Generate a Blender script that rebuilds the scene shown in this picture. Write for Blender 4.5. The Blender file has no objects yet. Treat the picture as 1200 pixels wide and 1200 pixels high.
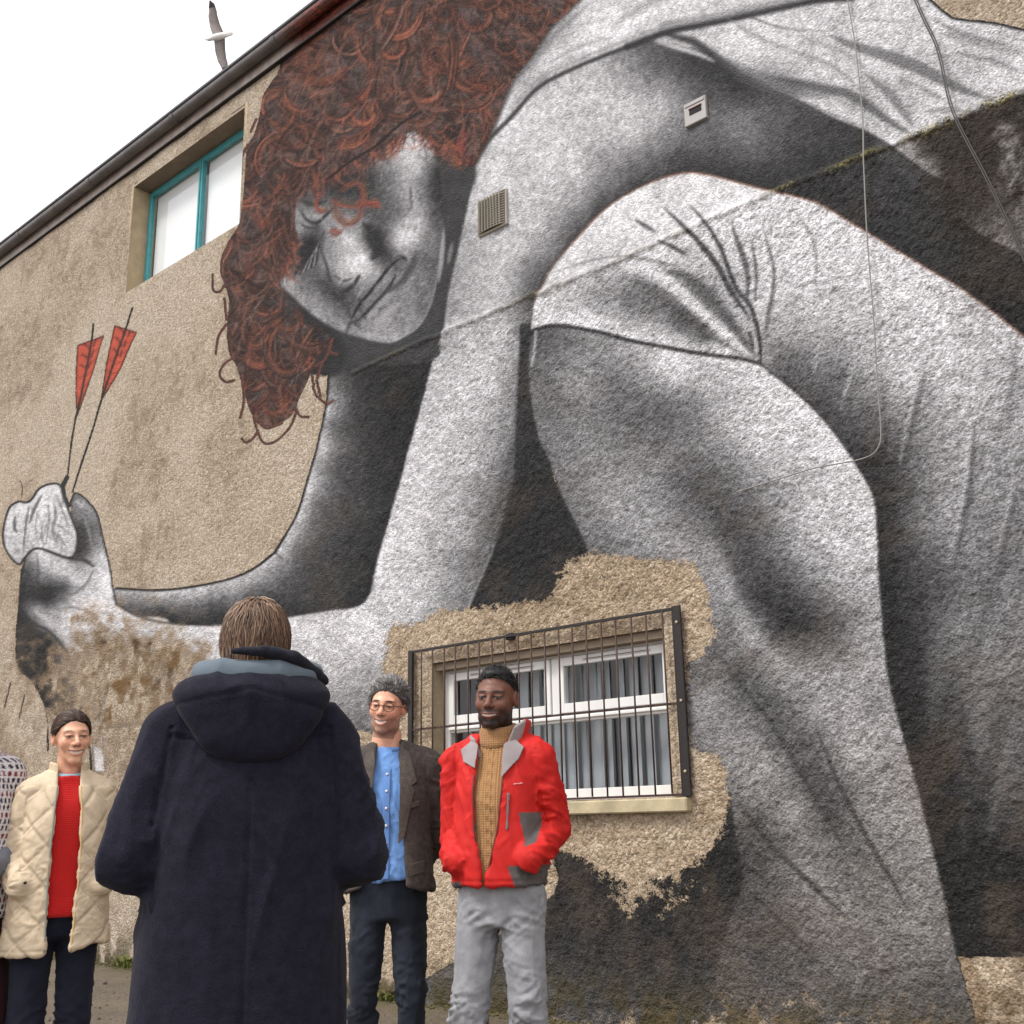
import bpy, bmesh, math, random
import numpy as np
from mathutils import Vector, Matrix
random.seed(7)
scene = bpy.context.scene
col = scene.collection
# ---------------------------------------------------------------- camera
# world: X runs along the painted wall, the wall's face is the plane Y = 0, Z is up; camera on the -Y side
CAM = Vector((0.0, -5.77, 1.17))
cam_data = bpy.data.cameras.new('camera'); cam = bpy.data.objects.new('camera', cam_data); col.objects.link(cam)
right = Vector((0.7384586, 0.67401644, -0.01951245)); up = Vector((0.19266031, -0.18317256, 0.96401754)); fwd = Vector((-0.64618953, 0.71564631, 0.26512157))
cam.matrix_world = Matrix(((right.x, up.x, -fwd.x, CAM.x), (right.y, up.y, -fwd.y, CAM.y), (right.z, up.z, -fwd.z, CAM.z), (0, 0, 0, 1)))
cam_data.sensor_fit = 'HORIZONTAL'; cam_data.sensor_width = 36.0; cam_data.lens = 36.0*1331.73/1200.0
cam_data.clip_start = 0.05; cam_data.clip_end = 2000.0
scene.camera = cam
# ---------------------------------------------------------------- sky and sun (bright overcast)
SUN_EL, SUN_AZ = math.radians(54), math.radians(200)      # azimuth: direction the light comes from, clockwise from +Y
world = bpy.data.worlds.new('World'); scene.world = world; world.use_nodes = True
wn = world.node_tree.nodes; wl = world.node_tree.links; wn.clear()
w_out = wn.new('ShaderNodeOutputWorld'); w_bg = wn.new('ShaderNodeBackground'); w_sky = wn.new('ShaderNodeTexSky')
w_sky.sky_type = 'NISHITA'; w_sky.sun_disc = False; w_sky.sun_elevation = SUN_EL; w_sky.sun_rotation = SUN_AZ
w_sky.air_density = 1.0; w_sky.dust_density = 3.0; w_sky.ozone_density = 1.0
w_hsv = wn.new('ShaderNodeHueSaturation'); w_hsv.inputs['Saturation'].default_value = 0.07
w_mix = wn.new('ShaderNodeMix'); w_mix.data_type = 'RGBA'; w_mix.inputs[0].default_value = 0.6
w_mix.inputs[7].default_value = (9.6, 9.55, 9.9, 1)        # the cloud layer: even and nearly white
w_bg.inputs['Strength'].default_value = 0.12
wl.new(w_sky.outputs[0], w_hsv.inputs['Color']); wl.new(w_hsv.outputs[0], w_mix.inputs[6]); wl.new(w_mix.outputs[2], w_bg.inputs['Color']); wl.new(w_bg.outputs[0], w_out.inputs[0])
sun_d = bpy.data.lights.new('sun', 'SUN'); sun_d.energy = 1.5; sun_d.angle = math.radians(14); sun_d.color = (1.0, 0.97, 0.93)
sun = bpy.data.objects.new('sun', sun_d); col.objects.link(sun)
sdir = Vector((math.sin(SUN_AZ)*math.cos(SUN_EL), math.cos(SUN_AZ)*math.cos(SUN_EL), math.sin(SUN_EL)))
sun.rotation_euler = sdir.to_track_quat('Z', 'Y').to_euler(); sun.location = sdir*40
scene.view_settings.view_transform = 'Standard'; scene.view_settings.look = 'None'; scene.view_settings.gamma = 1.0
scene.view_settings.use_curve_mapping = False; scene.view_settings.exposure = 0.68
scene.cycles.max_bounces = 4; scene.cycles.transparent_max_bounces = 10
# ---------------------------------------------------------------- helpers
def lin(c):
    c = np.asarray(c, float)/255.
    return np.where(c <= .04045, c/12.92, ((c+.055)/1.055)**2.4)
def L4(r, g, b): return tuple(float(v) for v in lin((r, g, b)))+(1.,)
def tag(o, label=None, cat=None, group=None, kind=None):
    if label: o['label'] = label
    if cat: o['category'] = cat
    if group: o['group'] = group
    if kind: o['kind'] = kind
    return o
def empty(name, loc=(0, 0, 0), rz=0.):
    o = bpy.data.objects.new(name, None); col.objects.link(o); o.location = loc; o.rotation_euler = (0, 0, rz); o.empty_display_size = .1
    return o
def link(name, me, mat=None, parent=None):
    o = bpy.data.objects.new(name, me); col.objects.link(o)
    if mat is not None and not me.materials: me.materials.append(mat)
    if parent is not None: o.parent = parent
    return o
def np_mesh(name, V, F, smooth=True, cols=None):
    """V (n,3), F (m,4) or (m,3) arrays"""
    me = bpy.data.meshes.new(name); V = np.ascontiguousarray(V, np.float32); F = np.ascontiguousarray(F, np.int32)
    k = F.shape[1]
    me.vertices.add(len(V)); me.vertices.foreach_set('co', V.ravel())
    me.loops.add(F.size); me.loops.foreach_set('vertex_index', F.ravel())
    me.polygons.add(len(F)); me.polygons.foreach_set('loop_start', np.arange(0, F.size, k, dtype=np.int32))
    me.polygons.foreach_set('use_smooth', np.full(len(F), smooth, bool))
    for nm, c in (cols or {}).items():
        a = me.color_attributes.new(nm, 'FLOAT_COLOR', 'POINT')
        c = np.asarray(c, np.float32)
        if c.shape[1] == 3: c = np.hstack([c, np.ones((len(c), 1), np.float32)])
        a.data.foreach_set('color', np.ascontiguousarray(c).ravel())
    me.update(calc_edges=True); me.validate()
    return me
def bm_mesh(name, bm, smooth=False):
    me = bpy.data.meshes.new(name); bm.normal_update(); bm.to_mesh(me); bm.free()
    if smooth: me.polygons.foreach_set('use_smooth', np.ones(len(me.polygons), bool))
    return me
def add_box(bm, lo, hi, bev=0.):
    vs = [bm.verts.new((x, y, z)) for x in (lo[0], hi[0]) for y in (lo[1], hi[1]) for z in (lo[2], hi[2])]
    fs = [bm.faces.new([vs[i] for i in q]) for q in ((0, 1, 3, 2), (4, 6, 7, 5), (0, 4, 5, 1), (2, 3, 7, 6), (0, 2, 6, 4), (1, 5, 7, 3))]
    if bev > 0:
        es = list({e for f in fs for e in f.edges}); bmesh.ops.bevel(bm, geom=es, offset=bev, segments=1, affect='EDGES', profile=.5)
def box(name, lo, hi, mat, parent=None, bev=0.):
    bm = bmesh.new(); add_box(bm, lo, hi, bev); return link(name, bm_mesh(name, bm), mat, parent)
def tube_np(P, R, n=8, cap=True):
    P = np.asarray(P, float); R = np.broadcast_to(np.asarray(R, float), (len(P),)); T = np.gradient(P, axis=0); T /= np.linalg.norm(T, axis=1)[:, None]+1e-12
    V = []; ref = np.array([0, 0, 1.]) if abs(T[0][2]) < .9 else np.array([1., 0, 0])
    a = np.linspace(0, 2*np.pi, n, endpoint=False)
    for i in range(len(P)):
        s = np.cross(T[i], ref); s /= np.linalg.norm(s)+1e-12; u = np.cross(s, T[i]); ref = u
        V.append(P[i]+R[i]*(np.cos(a)[:, None]*s+np.sin(a)[:, None]*u))
    V = np.vstack(V); F = []
    for i in range(len(P)-1):
        for j in range(n):
            F.append((i*n+j, i*n+(j+1) % n, (i+1)*n+(j+1) % n, (i+1)*n+j))
    if cap:
        b = len(V); V = np.vstack([V, P[0], P[-1]])
        for j in range(n):
            F.append((b, (j+1) % n, j, b)); F.append((b+1, (len(P)-1)*n+j, (len(P)-1)*n+(j+1) % n, b+1))
    return V, F
def faces_mesh(name, V, F, smooth=True):
    me = bpy.data.meshes.new(name)
    F = [tuple(dict.fromkeys(int(i) for i in f)) for f in F]
    me.from_pydata([tuple(map(float, v)) for v in V], [], F); me.polygons.foreach_set('use_smooth', np.full(len(me.polygons), smooth, bool)); me.update()
    return me
def tube(name, P, R, mat, parent=None, n=8):
    V, F = tube_np(P, R, n); return link(name, faces_mesh(name, V, F), mat, parent)
# ---------------------------------------------------------------- materials
class N:
    """small node-graph builder"""
    def __init__(s, name):
        s.m = bpy.data.materials.new(name); s.m.use_nodes = True; s.t = s.m.node_tree; s.b = s.t.nodes['Principled BSDF']
    def n(s, typ, **kw):
        q = s.t.nodes.new(typ)
        for k, v in kw.items(): setattr(q, k, v)
        return q
    def l(s, a, b): s.t.links.new(a, b)
    def val(s, sock, v):
        if hasattr(v, 'is_output') or isinstance(v, bpy.types.NodeSocket): s.l(v, sock)
        else: sock.default_value = v
    def pos(s, obj=True):
        return s.n('ShaderNodeTexCoord').outputs['Object'] if obj else s.n('ShaderNodeNewGeometry').outputs['Position']
    def scale(s, v, sc):
        q = s.n('ShaderNodeVectorMath', operation='MULTIPLY'); s.l(v, q.inputs[0]); q.inputs[1].default_value = sc; return q.outputs[0]
    def noise(s, v, sc, det=3, rough=.55, dist=0.):
        q = s.n('ShaderNodeTexNoise'); s.l(v, q.inputs['Vector']); q.inputs['Scale'].default_value = sc; q.inputs['Detail'].default_value = det; q.inputs['Roughness'].default_value = rough; q.inputs['Distortion'].default_value = dist; return q.outputs[0]
    def voro(s, v, sc, feat='F1', out='Distance', rnd=1.):
        q = s.n('ShaderNodeTexVoronoi', feature=feat); s.l(v, q.inputs['Vector']); q.inputs['Scale'].default_value = sc; q.inputs['Randomness'].default_value = rnd; return q.outputs[out]
    def math(s, op, a, b=0., c=None, clamp=False):
        q = s.n('ShaderNodeMath', operation=op, use_clamp=clamp); s.val(q.inputs[0], a); s.val(q.inputs[1], b)
        if c is not None: s.val(q.inputs[2], c)
        return q.outputs[0]
    def mix(s, f, a, b, mode='MIX'):
        q = s.n('ShaderNodeMix', data_type='RGBA', blend_type=mode); s.val(q.inputs[0], f); s.val(q.inputs[6], a); s.val(q.inputs[7], b); return q.outputs[2]
    def fmix(s, f, a, b):
        q = s.n('ShaderNodeMix', data_type='FLOAT'); s.val(q.inputs[0], f); s.val(q.inputs[2], a); s.val(q.inputs[3], b); return q.outputs[0]
    def ramp(s, f, stops, interp='LINEAR'):
        q = s.n('ShaderNodeValToRGB'); s.l(f, q.inputs[0]); r = q.color_ramp; r.interpolation = interp
        while len(r.elements) < len(stops): r.elements.new(.5)
        for e, (p, c) in zip(r.elements, stops): e.position = p; e.color = c if len(c) == 4 else tuple(c)+(1,)
        return q.outputs[0]
    def rng(s, v, a, b, c=0., d=1.):
        q = s.n('ShaderNodeMapRange'); s.val(q.inputs[0], v); q.inputs[1].default_value = a; q.inputs[2].default_value = b; q.inputs[3].default_value = c; q.inputs[4].default_value = d; return q.outputs[0]
    def attr(s, name):
        q = s.n('ShaderNodeAttribute', attribute_name=name); return q.outputs['Color']
    def sep(s, v):
        q = s.n('ShaderNodeSeparateXYZ'); s.l(v, q.inputs[0]); return q.outputs
    def bump(s, h, dist, st=1., prev=None):
        q = s.n('ShaderNodeBump'); s.l(h, q.inputs['Height']); q.inputs['Distance'].default_value = dist; q.inputs['Strength'].default_value = st
        if prev is not None: s.l(prev, q.inputs['Normal'])
        return q.outputs[0]
    def out(s, color=None, rough=None, normal=None, metal=None, spec=None, sheen=None):
        b = s.b
        if color is not None: s.val(b.inputs['Base Color'], color)
        if rough is not None: s.val(b.inputs['Roughness'], rough)
        if normal is not None: s.l(normal, b.inputs['Normal'])
        if metal is not None: s.val(b.inputs['Metallic'], metal)
        if spec is not None: s.val(b.inputs['Specular IOR Level'], spec)
        if sheen is not None: s.val(b.inputs['Sheen Weight'], sheen)
        return s.m
def mat_plain(name, rgb, rough=.6, var=.12, sc=12., bump=0., metal=0., spec=.4):
    q = N(name); p = q.pos(); nz = q.noise(p, sc, 4, .6)
    c = L4(*rgb); lo = tuple(v*(1-var) for v in c[:3])+(1,); hi = tuple(min(1, v*(1+var)) for v in c[:3])+(1,)
    nrm = q.bump(q.noise(p, sc*6, 3), bump) if bump > 0 else None
    return q.out(q.ramp(nz, [(.25, lo), (.75, hi)]), rough, nrm, metal, spec)
def mat_attr(name, rough=.6, weave=0., wsc=600., bump=.0006, var=.15, spec=.3, sheen=0., vsc=30.):
    """cloth or skin coloured by the mesh's own 'tint' attribute"""
    q = N(name); p = q.pos(); c = q.attr('tint')
    nz = q.noise(p, vsc, 4, .6); fine = q.noise(p, wsc, 2, .5)
    k = q.math('ADD', q.rng(nz, .3, .7, 1-var, 1+var), q.math('MULTIPLY', q.math('SUBTRACT', fine, .5), weave))
    g = q.n('ShaderNodeCombineXYZ')
    for i in range(3): q.l(k, g.inputs[i])
    cc = q.mix(1., c, g.outputs[0], 'MULTIPLY')
    return q.out(cc, rough, q.bump(fine, bump), None, spec, sheen)
# ---------------------------------------------------------------- mural: pigment laid out over the wall face
# The mural is drawn on a flat canvas (numbers are canvas units); every wall vertex looks its pigment up
# there, so the drawing is bound to the wall's own surface.
CX0, CY0, CW, CH = -140, -300, 1640, 1640
def _blur(a, s):
    r = max(1, int(3*s)); k = np.exp(-0.5*(np.arange(-r, r+1)/s)**2); k /= k.sum()
    def one(b):
        p = np.pad(b, ((r, r), (0, 0)), mode='edge'); o = np.zeros_like(b)
        for i in range(2*r+1): o += k[i]*p[i:i+b.shape[0]]
        return o
    return one(one(a).T).T
def _noise(h, w, cell, seed):
    rg = np.random.RandomState(seed); g = rg.rand(int(h/cell)+3, int(w/cell)+3).astype(np.float32)
    y = np.arange(h)/cell; x = np.arange(w)/cell
    iy = y.astype(int); ix = x.astype(int); fy = y-iy; fx = x-ix
    fy = (fy*fy*(3-2*fy))[:, None]; fx = (fx*fx*(3-2*fx))[None]
    a = g[np.ix_(iy, ix)]; b = g[np.ix_(iy, ix+1)]; c = g[np.ix_(iy+1, ix)]; d = g[np.ix_(iy+1, ix+1)]
    return ((a*(1-fx)+b*fx)*(1-fy)+(c*(1-fx)+d*fx)*fy).astype(np.float32)
def _fbm(h, w, cell, seed, o=3):
    t = 0; s = 0; am = 1
    for i in range(o):
        t = t+am*_noise(h, w, max(cell/2**i, 1.5), seed+i); s += am; am *= .6
    return t/s
def _spline(P, n=8, closed=False):
    P = np.asarray(P, float)
    if len(P) < 3: return P
    Q = np.vstack([P[-1], P, P[0], P[1]]) if closed else np.vstack([2*P[0]-P[1], P, 2*P[-1]-P[-2]])
    t = np.linspace(0, 1, n, endpoint=False)[:, None]; out = []
    for i in range(1, len(Q)-2):
        a, b, c, d = Q[i-1], Q[i], Q[i+1], Q[i+2]
        out.append(.5*((2*b)+(c-a)*t+(2*a-5*b+4*c-d)*t*t+(3*b-a-3*c+d)*t**3))
    out = np.vstack(out)
    return out if closed else np.vstack([out, P[-1]])
def _poly(P, smooth=True, soft=.7):
    P = np.asarray(P, float)
    if smooth: P = _spline(P, 4, True)
    P = P-[CX0, CY0]
    x0 = int(max(0, P[:, 0].min()-3)); x1 = int(min(CW, P[:, 0].max()+4)); y0 = int(max(0, P[:, 1].min()-3)); y1 = int(min(CH, P[:, 1].max()+4))
    m = np.zeros((CH, CW), np.float32)
    xs = np.arange(x0, x1)+.5
    ys = np.arange(y0, y1)+.5
    ax, ay = P[:, 0], P[:, 1]; bx, by = np.roll(ax, -1), np.roll(ay, -1)
    sub = np.zeros((len(ys), len(xs)), np.float32)
    for k in (-.25, .25):
        for j, y in enumerate(ys):
            yy = y+k; c = (ay <= yy) != (by <= yy)
            if not c.any(): continue
            xc = np.sort(ax[c]+(yy-ay[c])/(by[c]-ay[c])*(bx[c]-ax[c]))
            for q in range(0, len(xc)-1, 2):
                sub[j] += .5*np.clip(np.minimum(xs+.5, xc[q+1])-np.maximum(xs-.5, xc[q]), 0, 1)
    m[y0:y1, x0:x1] = sub
    return _blur(m, soft) if soft > 0 else m
def _rbf(pts, box, step=4):
    """smooth shading through the given (x, y, tone) samples"""
    p = np.asarray(pts, float); n = len(p)
    d = np.hypot(p[:, None, 0]-p[None, :, 0], p[:, None, 1]-p[None, :, 1])
    A = np.zeros((n+1, n+1)); A[:n, :n] = -np.sqrt(d*d+9)+np.eye(n)*1.5; A[:n, n] = 1; A[n, :n] = 1
    w = np.linalg.solve(A, np.append(p[:, 2], 0))
    x0, y0, x1, y1 = box
    gx = np.arange(x0, x1+step, step); gy = np.arange(y0, y1+step, step)
    G = np.full((len(gy), len(gx)), w[n])
    for i in range(n): G -= w[i]*np.sqrt((gx[None]-p[i, 0])**2+(gy[:, None]-p[i, 1])**2+9)
    G = np.clip(G, p[:, 2].min()-8, p[:, 2].max()+8)
    xx = np.arange(x0, x1)-x0; yy = np.arange(y0, y1)-y0
    ix = np.minimum((xx/step).astype(int), len(gx)-2); iy = np.minimum((yy/step).astype(int), len(gy)-2)
    fx = (xx/step-ix)[None]; fy = (yy/step-iy)[:, None]
    a = G[np.ix_(iy, ix)]; b = G[np.ix_(iy, ix+1)]; c = G[np.ix_(iy+1, ix)]; e = G[np.ix_(iy+1, ix+1)]
    return (a*(1-fx)+b*fx)*(1-fy)+(c*(1-fx)+e*fx)*fy
def paint_mural():
    rgb = np.zeros((CH, CW, 3), np.float32); cov = np.zeros((CH, CW), np.float32); hairm = np.zeros((CH, CW), np.float32)
    n1 = _fbm(CH, CW, 40, 3, 4)-.5; n2 = _fbm(CH, CW, 9, 11, 3)-.5; n3 = _noise(CH, CW, 2.2, 21)-.5
    def put(m, col, cover=True):
        nonlocal cov
        for i in range(3): rgb[..., i] += (col[i]-rgb[..., i])*m if np.ndim(col[i]) == 0 else (col[i]-rgb[..., i])*m
        if cover: cov = np.maximum(cov, m)
    def grey(v): return (v*.985, v*.975, v*.985)
    def region(P, pts, soft=.8, smooth=True, gain=1.):
        m = _poly(P, smooth, soft)
        ys, xs = np.where(m > .004)
        x0, x1, y0, y1 = xs.min(), xs.max()+1, ys.min(), ys.max()+1
        v = np.zeros((CH, CW), np.float32)
        v[y0:y1, x0:x1] = _rbf([(a-CX0, b-CY0, c) for a, b, c in pts], (x0, y0, x1, y1))
        v = 112+(v-132)*gain if gain > 1.26 else (120+(v-125)*gain if gain != 1. else 121+(v-121)*1.06)
        v = np.clip(v, 40, 236); v = np.where(v > 190, 190+(v-190)*.72, v)*(1+.18*n1+.20*n2+.26*n3)+10*n2+12*n3
        put(m, grey(v)); return m
    def stroke(P, w, val, op=1., soft=1.2, taper=0, mask=None, cover=False, n=6):
        P = _spline(P, n)-[CX0, CY0]
        pad = w+3*soft+2
        x0 = int(max(0, P[:, 0].min()-pad)); x1 = int(min(CW, P[:, 0].max()+pad)); y0 = int(max(0, P[:, 1].min()-pad)); y1 = int(min(CH, P[:, 1].max()+pad))
        if x1 <= x0 or y1 <= y0: return
        X, Y = np.meshgrid(np.arange(x0, x1)+.5, np.arange(y0, y1)+.5)
        best = np.full(X.shape, 1e9)
        L = len(P)-1
        for i in range(L):
            a, b = P[i], P[i+1]; d = b-a; q = d@d+1e-9
            t = np.clip(((X-a[0])*d[0]+(Y-a[1])*d[1])/q, 0, 1)
            s = (i+t)/L
            ww = w*.5
            if taper == 1: ww = ww*(1-s)**.7
            elif taper == 2: ww = ww*np.clip(4*s*(1-s), 0, 1)**.6
            elif taper == 3: ww = ww*s**.7
            best = np.minimum(best, np.hypot(X-a[0]-t*d[0], Y-a[1]-t*d[1])-ww)
        al = np.clip(.5-best/(2*soft), 0, 1); al = al*al*(3-2*al)*op
        if mask is not None: al = al*mask[y0:y1, x0:x1]
        col = grey(val) if np.ndim(val) == 0 else val
        s = rgb[y0:y1, x0:x1]
        for i in range(3): s[..., i] += (col[i]-s[..., i])*al
        if cover: cov[y0:y1, x0:x1] = np.maximum(cov[y0:y1, x0:x1], al)
        return
    # ---- far arm and the shade under the head
    far_l = [(386, 400), (385, 440), (383, 470), (374, 515), (362, 560), (347, 605), (322, 648)]
    far_t = [(322, 648), (290, 671), (250, 684), (190, 692), (137, 690)]
    region(far_l+far_t[1:]+[(134, 700), (140, 716), (200, 736), (300, 738), (440, 722), (470, 600), (520, 420), (530, 340), (450, 380)],
           [(381, 480, 185), (375, 520, 205), (366, 560, 205), (352, 600, 205), (334, 642, 180), (390, 500, 104), (380, 550, 106), (366, 600, 106), (404, 500, 78), (396, 550, 80), (384, 610, 76), (350, 640, 105), (340, 660, 100),
            (430, 480, 58), (440, 600, 56), (420, 690, 52), (480, 430, 46), (400, 690, 62), (300, 673, 175), (270, 683, 190), (230, 691, 190), (190, 697, 185), (150, 696, 160),
            (300, 692, 88), (250, 708, 84), (190, 714, 66), (152, 707, 105), (250, 728, 48), (200, 725, 46), (350, 712, 58), (380, 712, 56), (400, 440, 75), (400, 405, 50), (460, 405, 42), (510, 400, 48), (410, 560, 70), (460, 540, 52)])
    stroke(far_l, 2.6, 40, cover=True); stroke(far_t, 2.8, 38, cover=True); stroke([(322, 648), (332, 656)], 2, 50, taper=1)
    # ---- near arm, shoulder, torso shade, forearm
    sleeve = [(555, 192), (573, 165), (600, 137), (625, 109), (650, 92), (700, 70), (737, 56), (787, 36), (825, 30), (877, 19), (947, 3), (1000, -3), (1090, -8)]
    thigh = [(626, 372), (628, 353), (635, 337), (648, 313), (680, 276), (717, 240), (760, 216), (800, 204), (827, 205), (867, 215), (913, 227), (957, 238), (1000, 263), (1033, 283), (1090, 317), (1133, 343), (1200, 395), (1300, 480), (1420, 600)]
    arm_l = [(555, 190), (548, 240), (535, 300), (525, 345), (518, 395), (507, 430), (497, 470), (480, 530), (463, 590), (445, 650), (429, 706)]
    arm_r = [(626, 372), (622, 400), (620, 450), (617, 500), (612, 530), (602, 580), (590, 625), (575, 662), (562, 690), (548, 716)]
    fore_t = [(429, 706), (385, 716), (345, 723), (300, 731), (250, 733.5), (200, 731), (160, 722), (140, 712), (134, 704)]
    am = region(arm_l+fore_t[1:]+[(120, 740), (70, 850), (200, 850), (300, 880), (440, 890), (460, 760), (520, 724)]+arm_r[::-1]+thigh[1:]+[(1420, 60), (1200, 150), (1083, 195), (1000, 140), (900, 60), (800, 20), (700, 40), (600, 110)],
           [(562, 215, 200), (600, 170, 208), (650, 130, 200), (700, 108, 195), (735, 95, 165), (760, 78, 110), (800, 82, 76), (830, 88, 64), (870, 108, 60), (820, 122, 105), (780, 125, 168), (740, 150, 192), (700, 150, 186), (690, 185, 168), (680, 200, 186), (640, 220, 198), (600, 250, 203), (562, 260, 182), (546, 300, 160), (600, 300, 186), (640, 278, 165), (680, 238, 142), (715, 218, 112), (745, 188, 116), (765, 200, 92), (800, 188, 74), (850, 165, 104), (880, 150, 124), (862, 143, 120), (905, 140, 100), (850, 196, 62), (900, 208, 58), (950, 180, 62), (1000, 220, 60), (1050, 260, 57), (1100, 290, 55), (1150, 330, 50), (1000, 165, 62), (1080, 230, 57), (1300, 400, 50), (1300, 250, 50),
            (618, 310, 128), (638, 318, 92), (660, 280, 105), (700, 245, 84), (745, 214, 74), (624, 350, 78), (530, 345, 142), (560, 340, 178), (600, 340, 166), (524, 392, 160), (550, 400, 188), (590, 390, 186), (614, 400, 138),
            (507, 450, 195), (540, 450, 190), (580, 450, 192), (612, 460, 116), (604, 500, 128), (540, 500, 186), (490, 510, 208), (470, 570, 218), (455, 640, 222), (440, 690, 218), (520, 570, 186), (560, 540, 176), (594, 560, 104), (578, 610, 102), (562, 650, 116), (540, 704, 126), (500, 650, 176), (480, 690, 202), (520, 690, 156), (604, 540, 98), (575, 575, 126), (545, 620, 166),
            (400, 730, 208), (430, 740, 222), (450, 760, 204), (430, 800, 150), (420, 850, 118), (350, 740, 218), (380, 780, 190), (300, 745, 222), (250, 748, 226), (200, 745, 216), (160, 735, 216), (220, 790, 196), (240, 810, 170), (200, 780, 170), (300, 830, 150), (120, 800, 140)])
    stroke(arm_r[1:6], 3.5, 52, .8, 2); stroke([(626, 372), (622, 400), (620, 450), (617, 500)], 3, 40, 1, 1.5)
    stroke([(630, 385), (629, 420), (624, 470)], 3, 190, .6, 1.5)
    stroke([(606, 470), (606, 510), (598, 550), (586, 590), (572, 630), (560, 655)], 7, 82, .55, 4, taper=2); stroke([(613, 500), (606, 560), (590, 620)], 3, 165, .6, 1.6, taper=2)
    stroke([(590, 625), (575, 662), (562, 690), (552, 710)], 5, 175, .55, 2)
    stroke(arm_l[:5], 3, 60, .6, 2)
    # ---- black ground between arm and leg
    put(_poly([(612, 380), (640, 380), (650, 560), (702, 660), (560, 720), (604, 560)], False, 1.), grey(50+16*n2))
    put(_poly([(1020, 150), (1060, 150), (1140, 230), (1100, 240), (1030, 185)], False, 1.), grey(70+16*n2))
    region([(617, 470), (624, 470), (634, 530), (650, 565), (668, 600), (685, 640), (696, 652), (690, 690), (640, 720), (548, 722), (562, 690), (590, 625), (602, 580), (612, 530)],
           [(616, 520, 50), (640, 580, 46), (600, 650, 44), (660, 640, 46), (620, 700, 48)], smooth=False)
    # ---- shirt on the back
    hair_edge = [(557, 193), (573, 163), (587, 130), (603, 93), (627, 63), (647, 33), (667, 13), (690, -10), (720, -40)]
    shirt_low = [(760, 50), (772, 50), (800, 55), (833, 65), (877, 97), (933, 117), (973, 137), (1013, 153), (1047, 173), (1083, 200), (1120, 222)]
    shirt_top = [(1420, 70), (1300, 50), (1200, 35), (1167, 28), (1123, 23), (1110, 17), (1090, 0), (1060, -30), (1000, -70), (900, -110), (780, -90)]
    region(hair_edge[::-1][2:]+sleeve[1:7]+shirt_low+[(1130, 260), (1200, 300), (1420, 400)]+shirt_top,
           [(565, 175, 195), (585, 145, 205), (620, 100, 205), (612, 88, 150), (640, 50, 150), (655, 30, 170), (650, 65, 215), (700, 40, 226), (750, 20, 222), (800, 18, 215), (850, 8, 205), (660, 85, 215), (720, 55, 215),
            (850, 50, 222), (900, 60, 220), (800, 52, 190), (860, 75, 185), (900, 92, 140), (930, 102, 135), (950, 80, 212), (1000, 90, 212), (920, 40, 200), (960, 20, 205), (1000, 25, 212), (1050, 30, 215), (1080, 50, 208), (1130, 60, 205), (1180, 60, 205), (1180, 90, 212), (1120, 85, 190), (950, 120, 200), (990, 135, 205), (1030, 155, 212), (1060, 170, 205), (1090, 190, 210), (1118, 218, 200), (1060, 120, 170), (1090, 125, 205), (1100, 100, 200), (1150, 140, 190), (1200, 170, 150), (1400, 200, 140), (1000, 120, 150), (1040, 130, 200)])
    stroke(sleeve[:7], 5, 58, .95, 2.2); stroke([(601, 128), (626, 101), (651, 84), (701, 62), (738, 48), (788, 28)], 5, 120, .5, 3)
    stroke([(737, 56), (787, 38), (825, 30), (877, 19), (947, 3), (1000, -3)], 8, 45, .95, 3); stroke([(780, 30), (830, 22), (880, 12), (945, -4)], 9, 130, .6, 4)
    stroke(hair_edge, 6, 70, .8, 3); stroke([(608, 92), (632, 66), (655, 38), (690, 6)], 7, 110, .55, 3.5, taper=2)
    stroke([(717, 32), (735, 20), (760, 5), (790, -8)], 12, 140, .6, 5, taper=3)
    stroke([(778, 40), (795, 45), (815, 51), (840, 68), (875, 92), (905, 104)], 9, 52, .9, 3.5, taper=2); stroke([(840, 68), (880, 90), (930, 104), (985, 112)], 20, 92, .55, 5, taper=2)
    stroke([(770, 50), (795, 57), (818, 64), (840, 74)], 5, 218, .9, 2.5, taper=2)
    stroke([(905, 92), (940, 98), (987, 108), (1013, 121), (1040, 141), (1066, 156)], 11, 84, .75, 3.2, taper=2)
    stroke([(972, 42), (1007, 56), (1040, 66), (1067, 75), (1093, 87), (1120, 101), (1160, 116)], 15, 92, .7, 3, taper=2)
    stroke([(1013, 86), (1040, 108), (1057, 130), (1070, 150)], 11, 105, .65, 3.2, taper=2); stroke([(1053, 90), (1083, 103), (1107, 117)], 7, 130, .6, 3, taper=2)
    stroke([(1040, 122), (1058, 140), (1074, 155)], 5, 225, .7, 3, taper=1); stroke([(1010, 76), (1050, 86), (1090, 102), (1120, 118)], 5, 225, .6, 3, taper=2)
    stroke([(1105, 40), (1147, 50), (1200, 62)], 10, 140, .6, 3.2, taper=2); stroke([(880, 21), (917, 33), (967, 37)], 3, 88, .8, 1.5, taper=1); stroke([(1000, 22), (1045, 25)], 2.5, 140, .6, 1.5, taper=2)
    stroke([(940, 45), (985, 60), (1020, 85)], 7, 150, .5, 3, taper=2)
    for P, w, v in (([(1090, 20), (1130, 40), (1180, 52)], 6, 120), ([(1120, 62), (1160, 70), (1200, 86)], 8, 130), ([(930, 60), (970, 75), (1005, 100)], 5, 130), ([(850, 20), (890, 45), (935, 62)], 4, 140), ([(860, 92), (910, 110), (960, 128), (1010, 148)], 5, 110), ([(640, 78), (680, 55), (720, 44)], 4, 150), ([(600, 122), (640, 85), (690, 60)], 3, 150), ([(1085, 130), (1110, 128), (1140, 132)], 6, 120)):
        stroke(P, w, v, .6, 2.4, taper=2)
    stroke(shirt_top[:9], 3.2, 42, 1, 1.3, cover=True)
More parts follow.
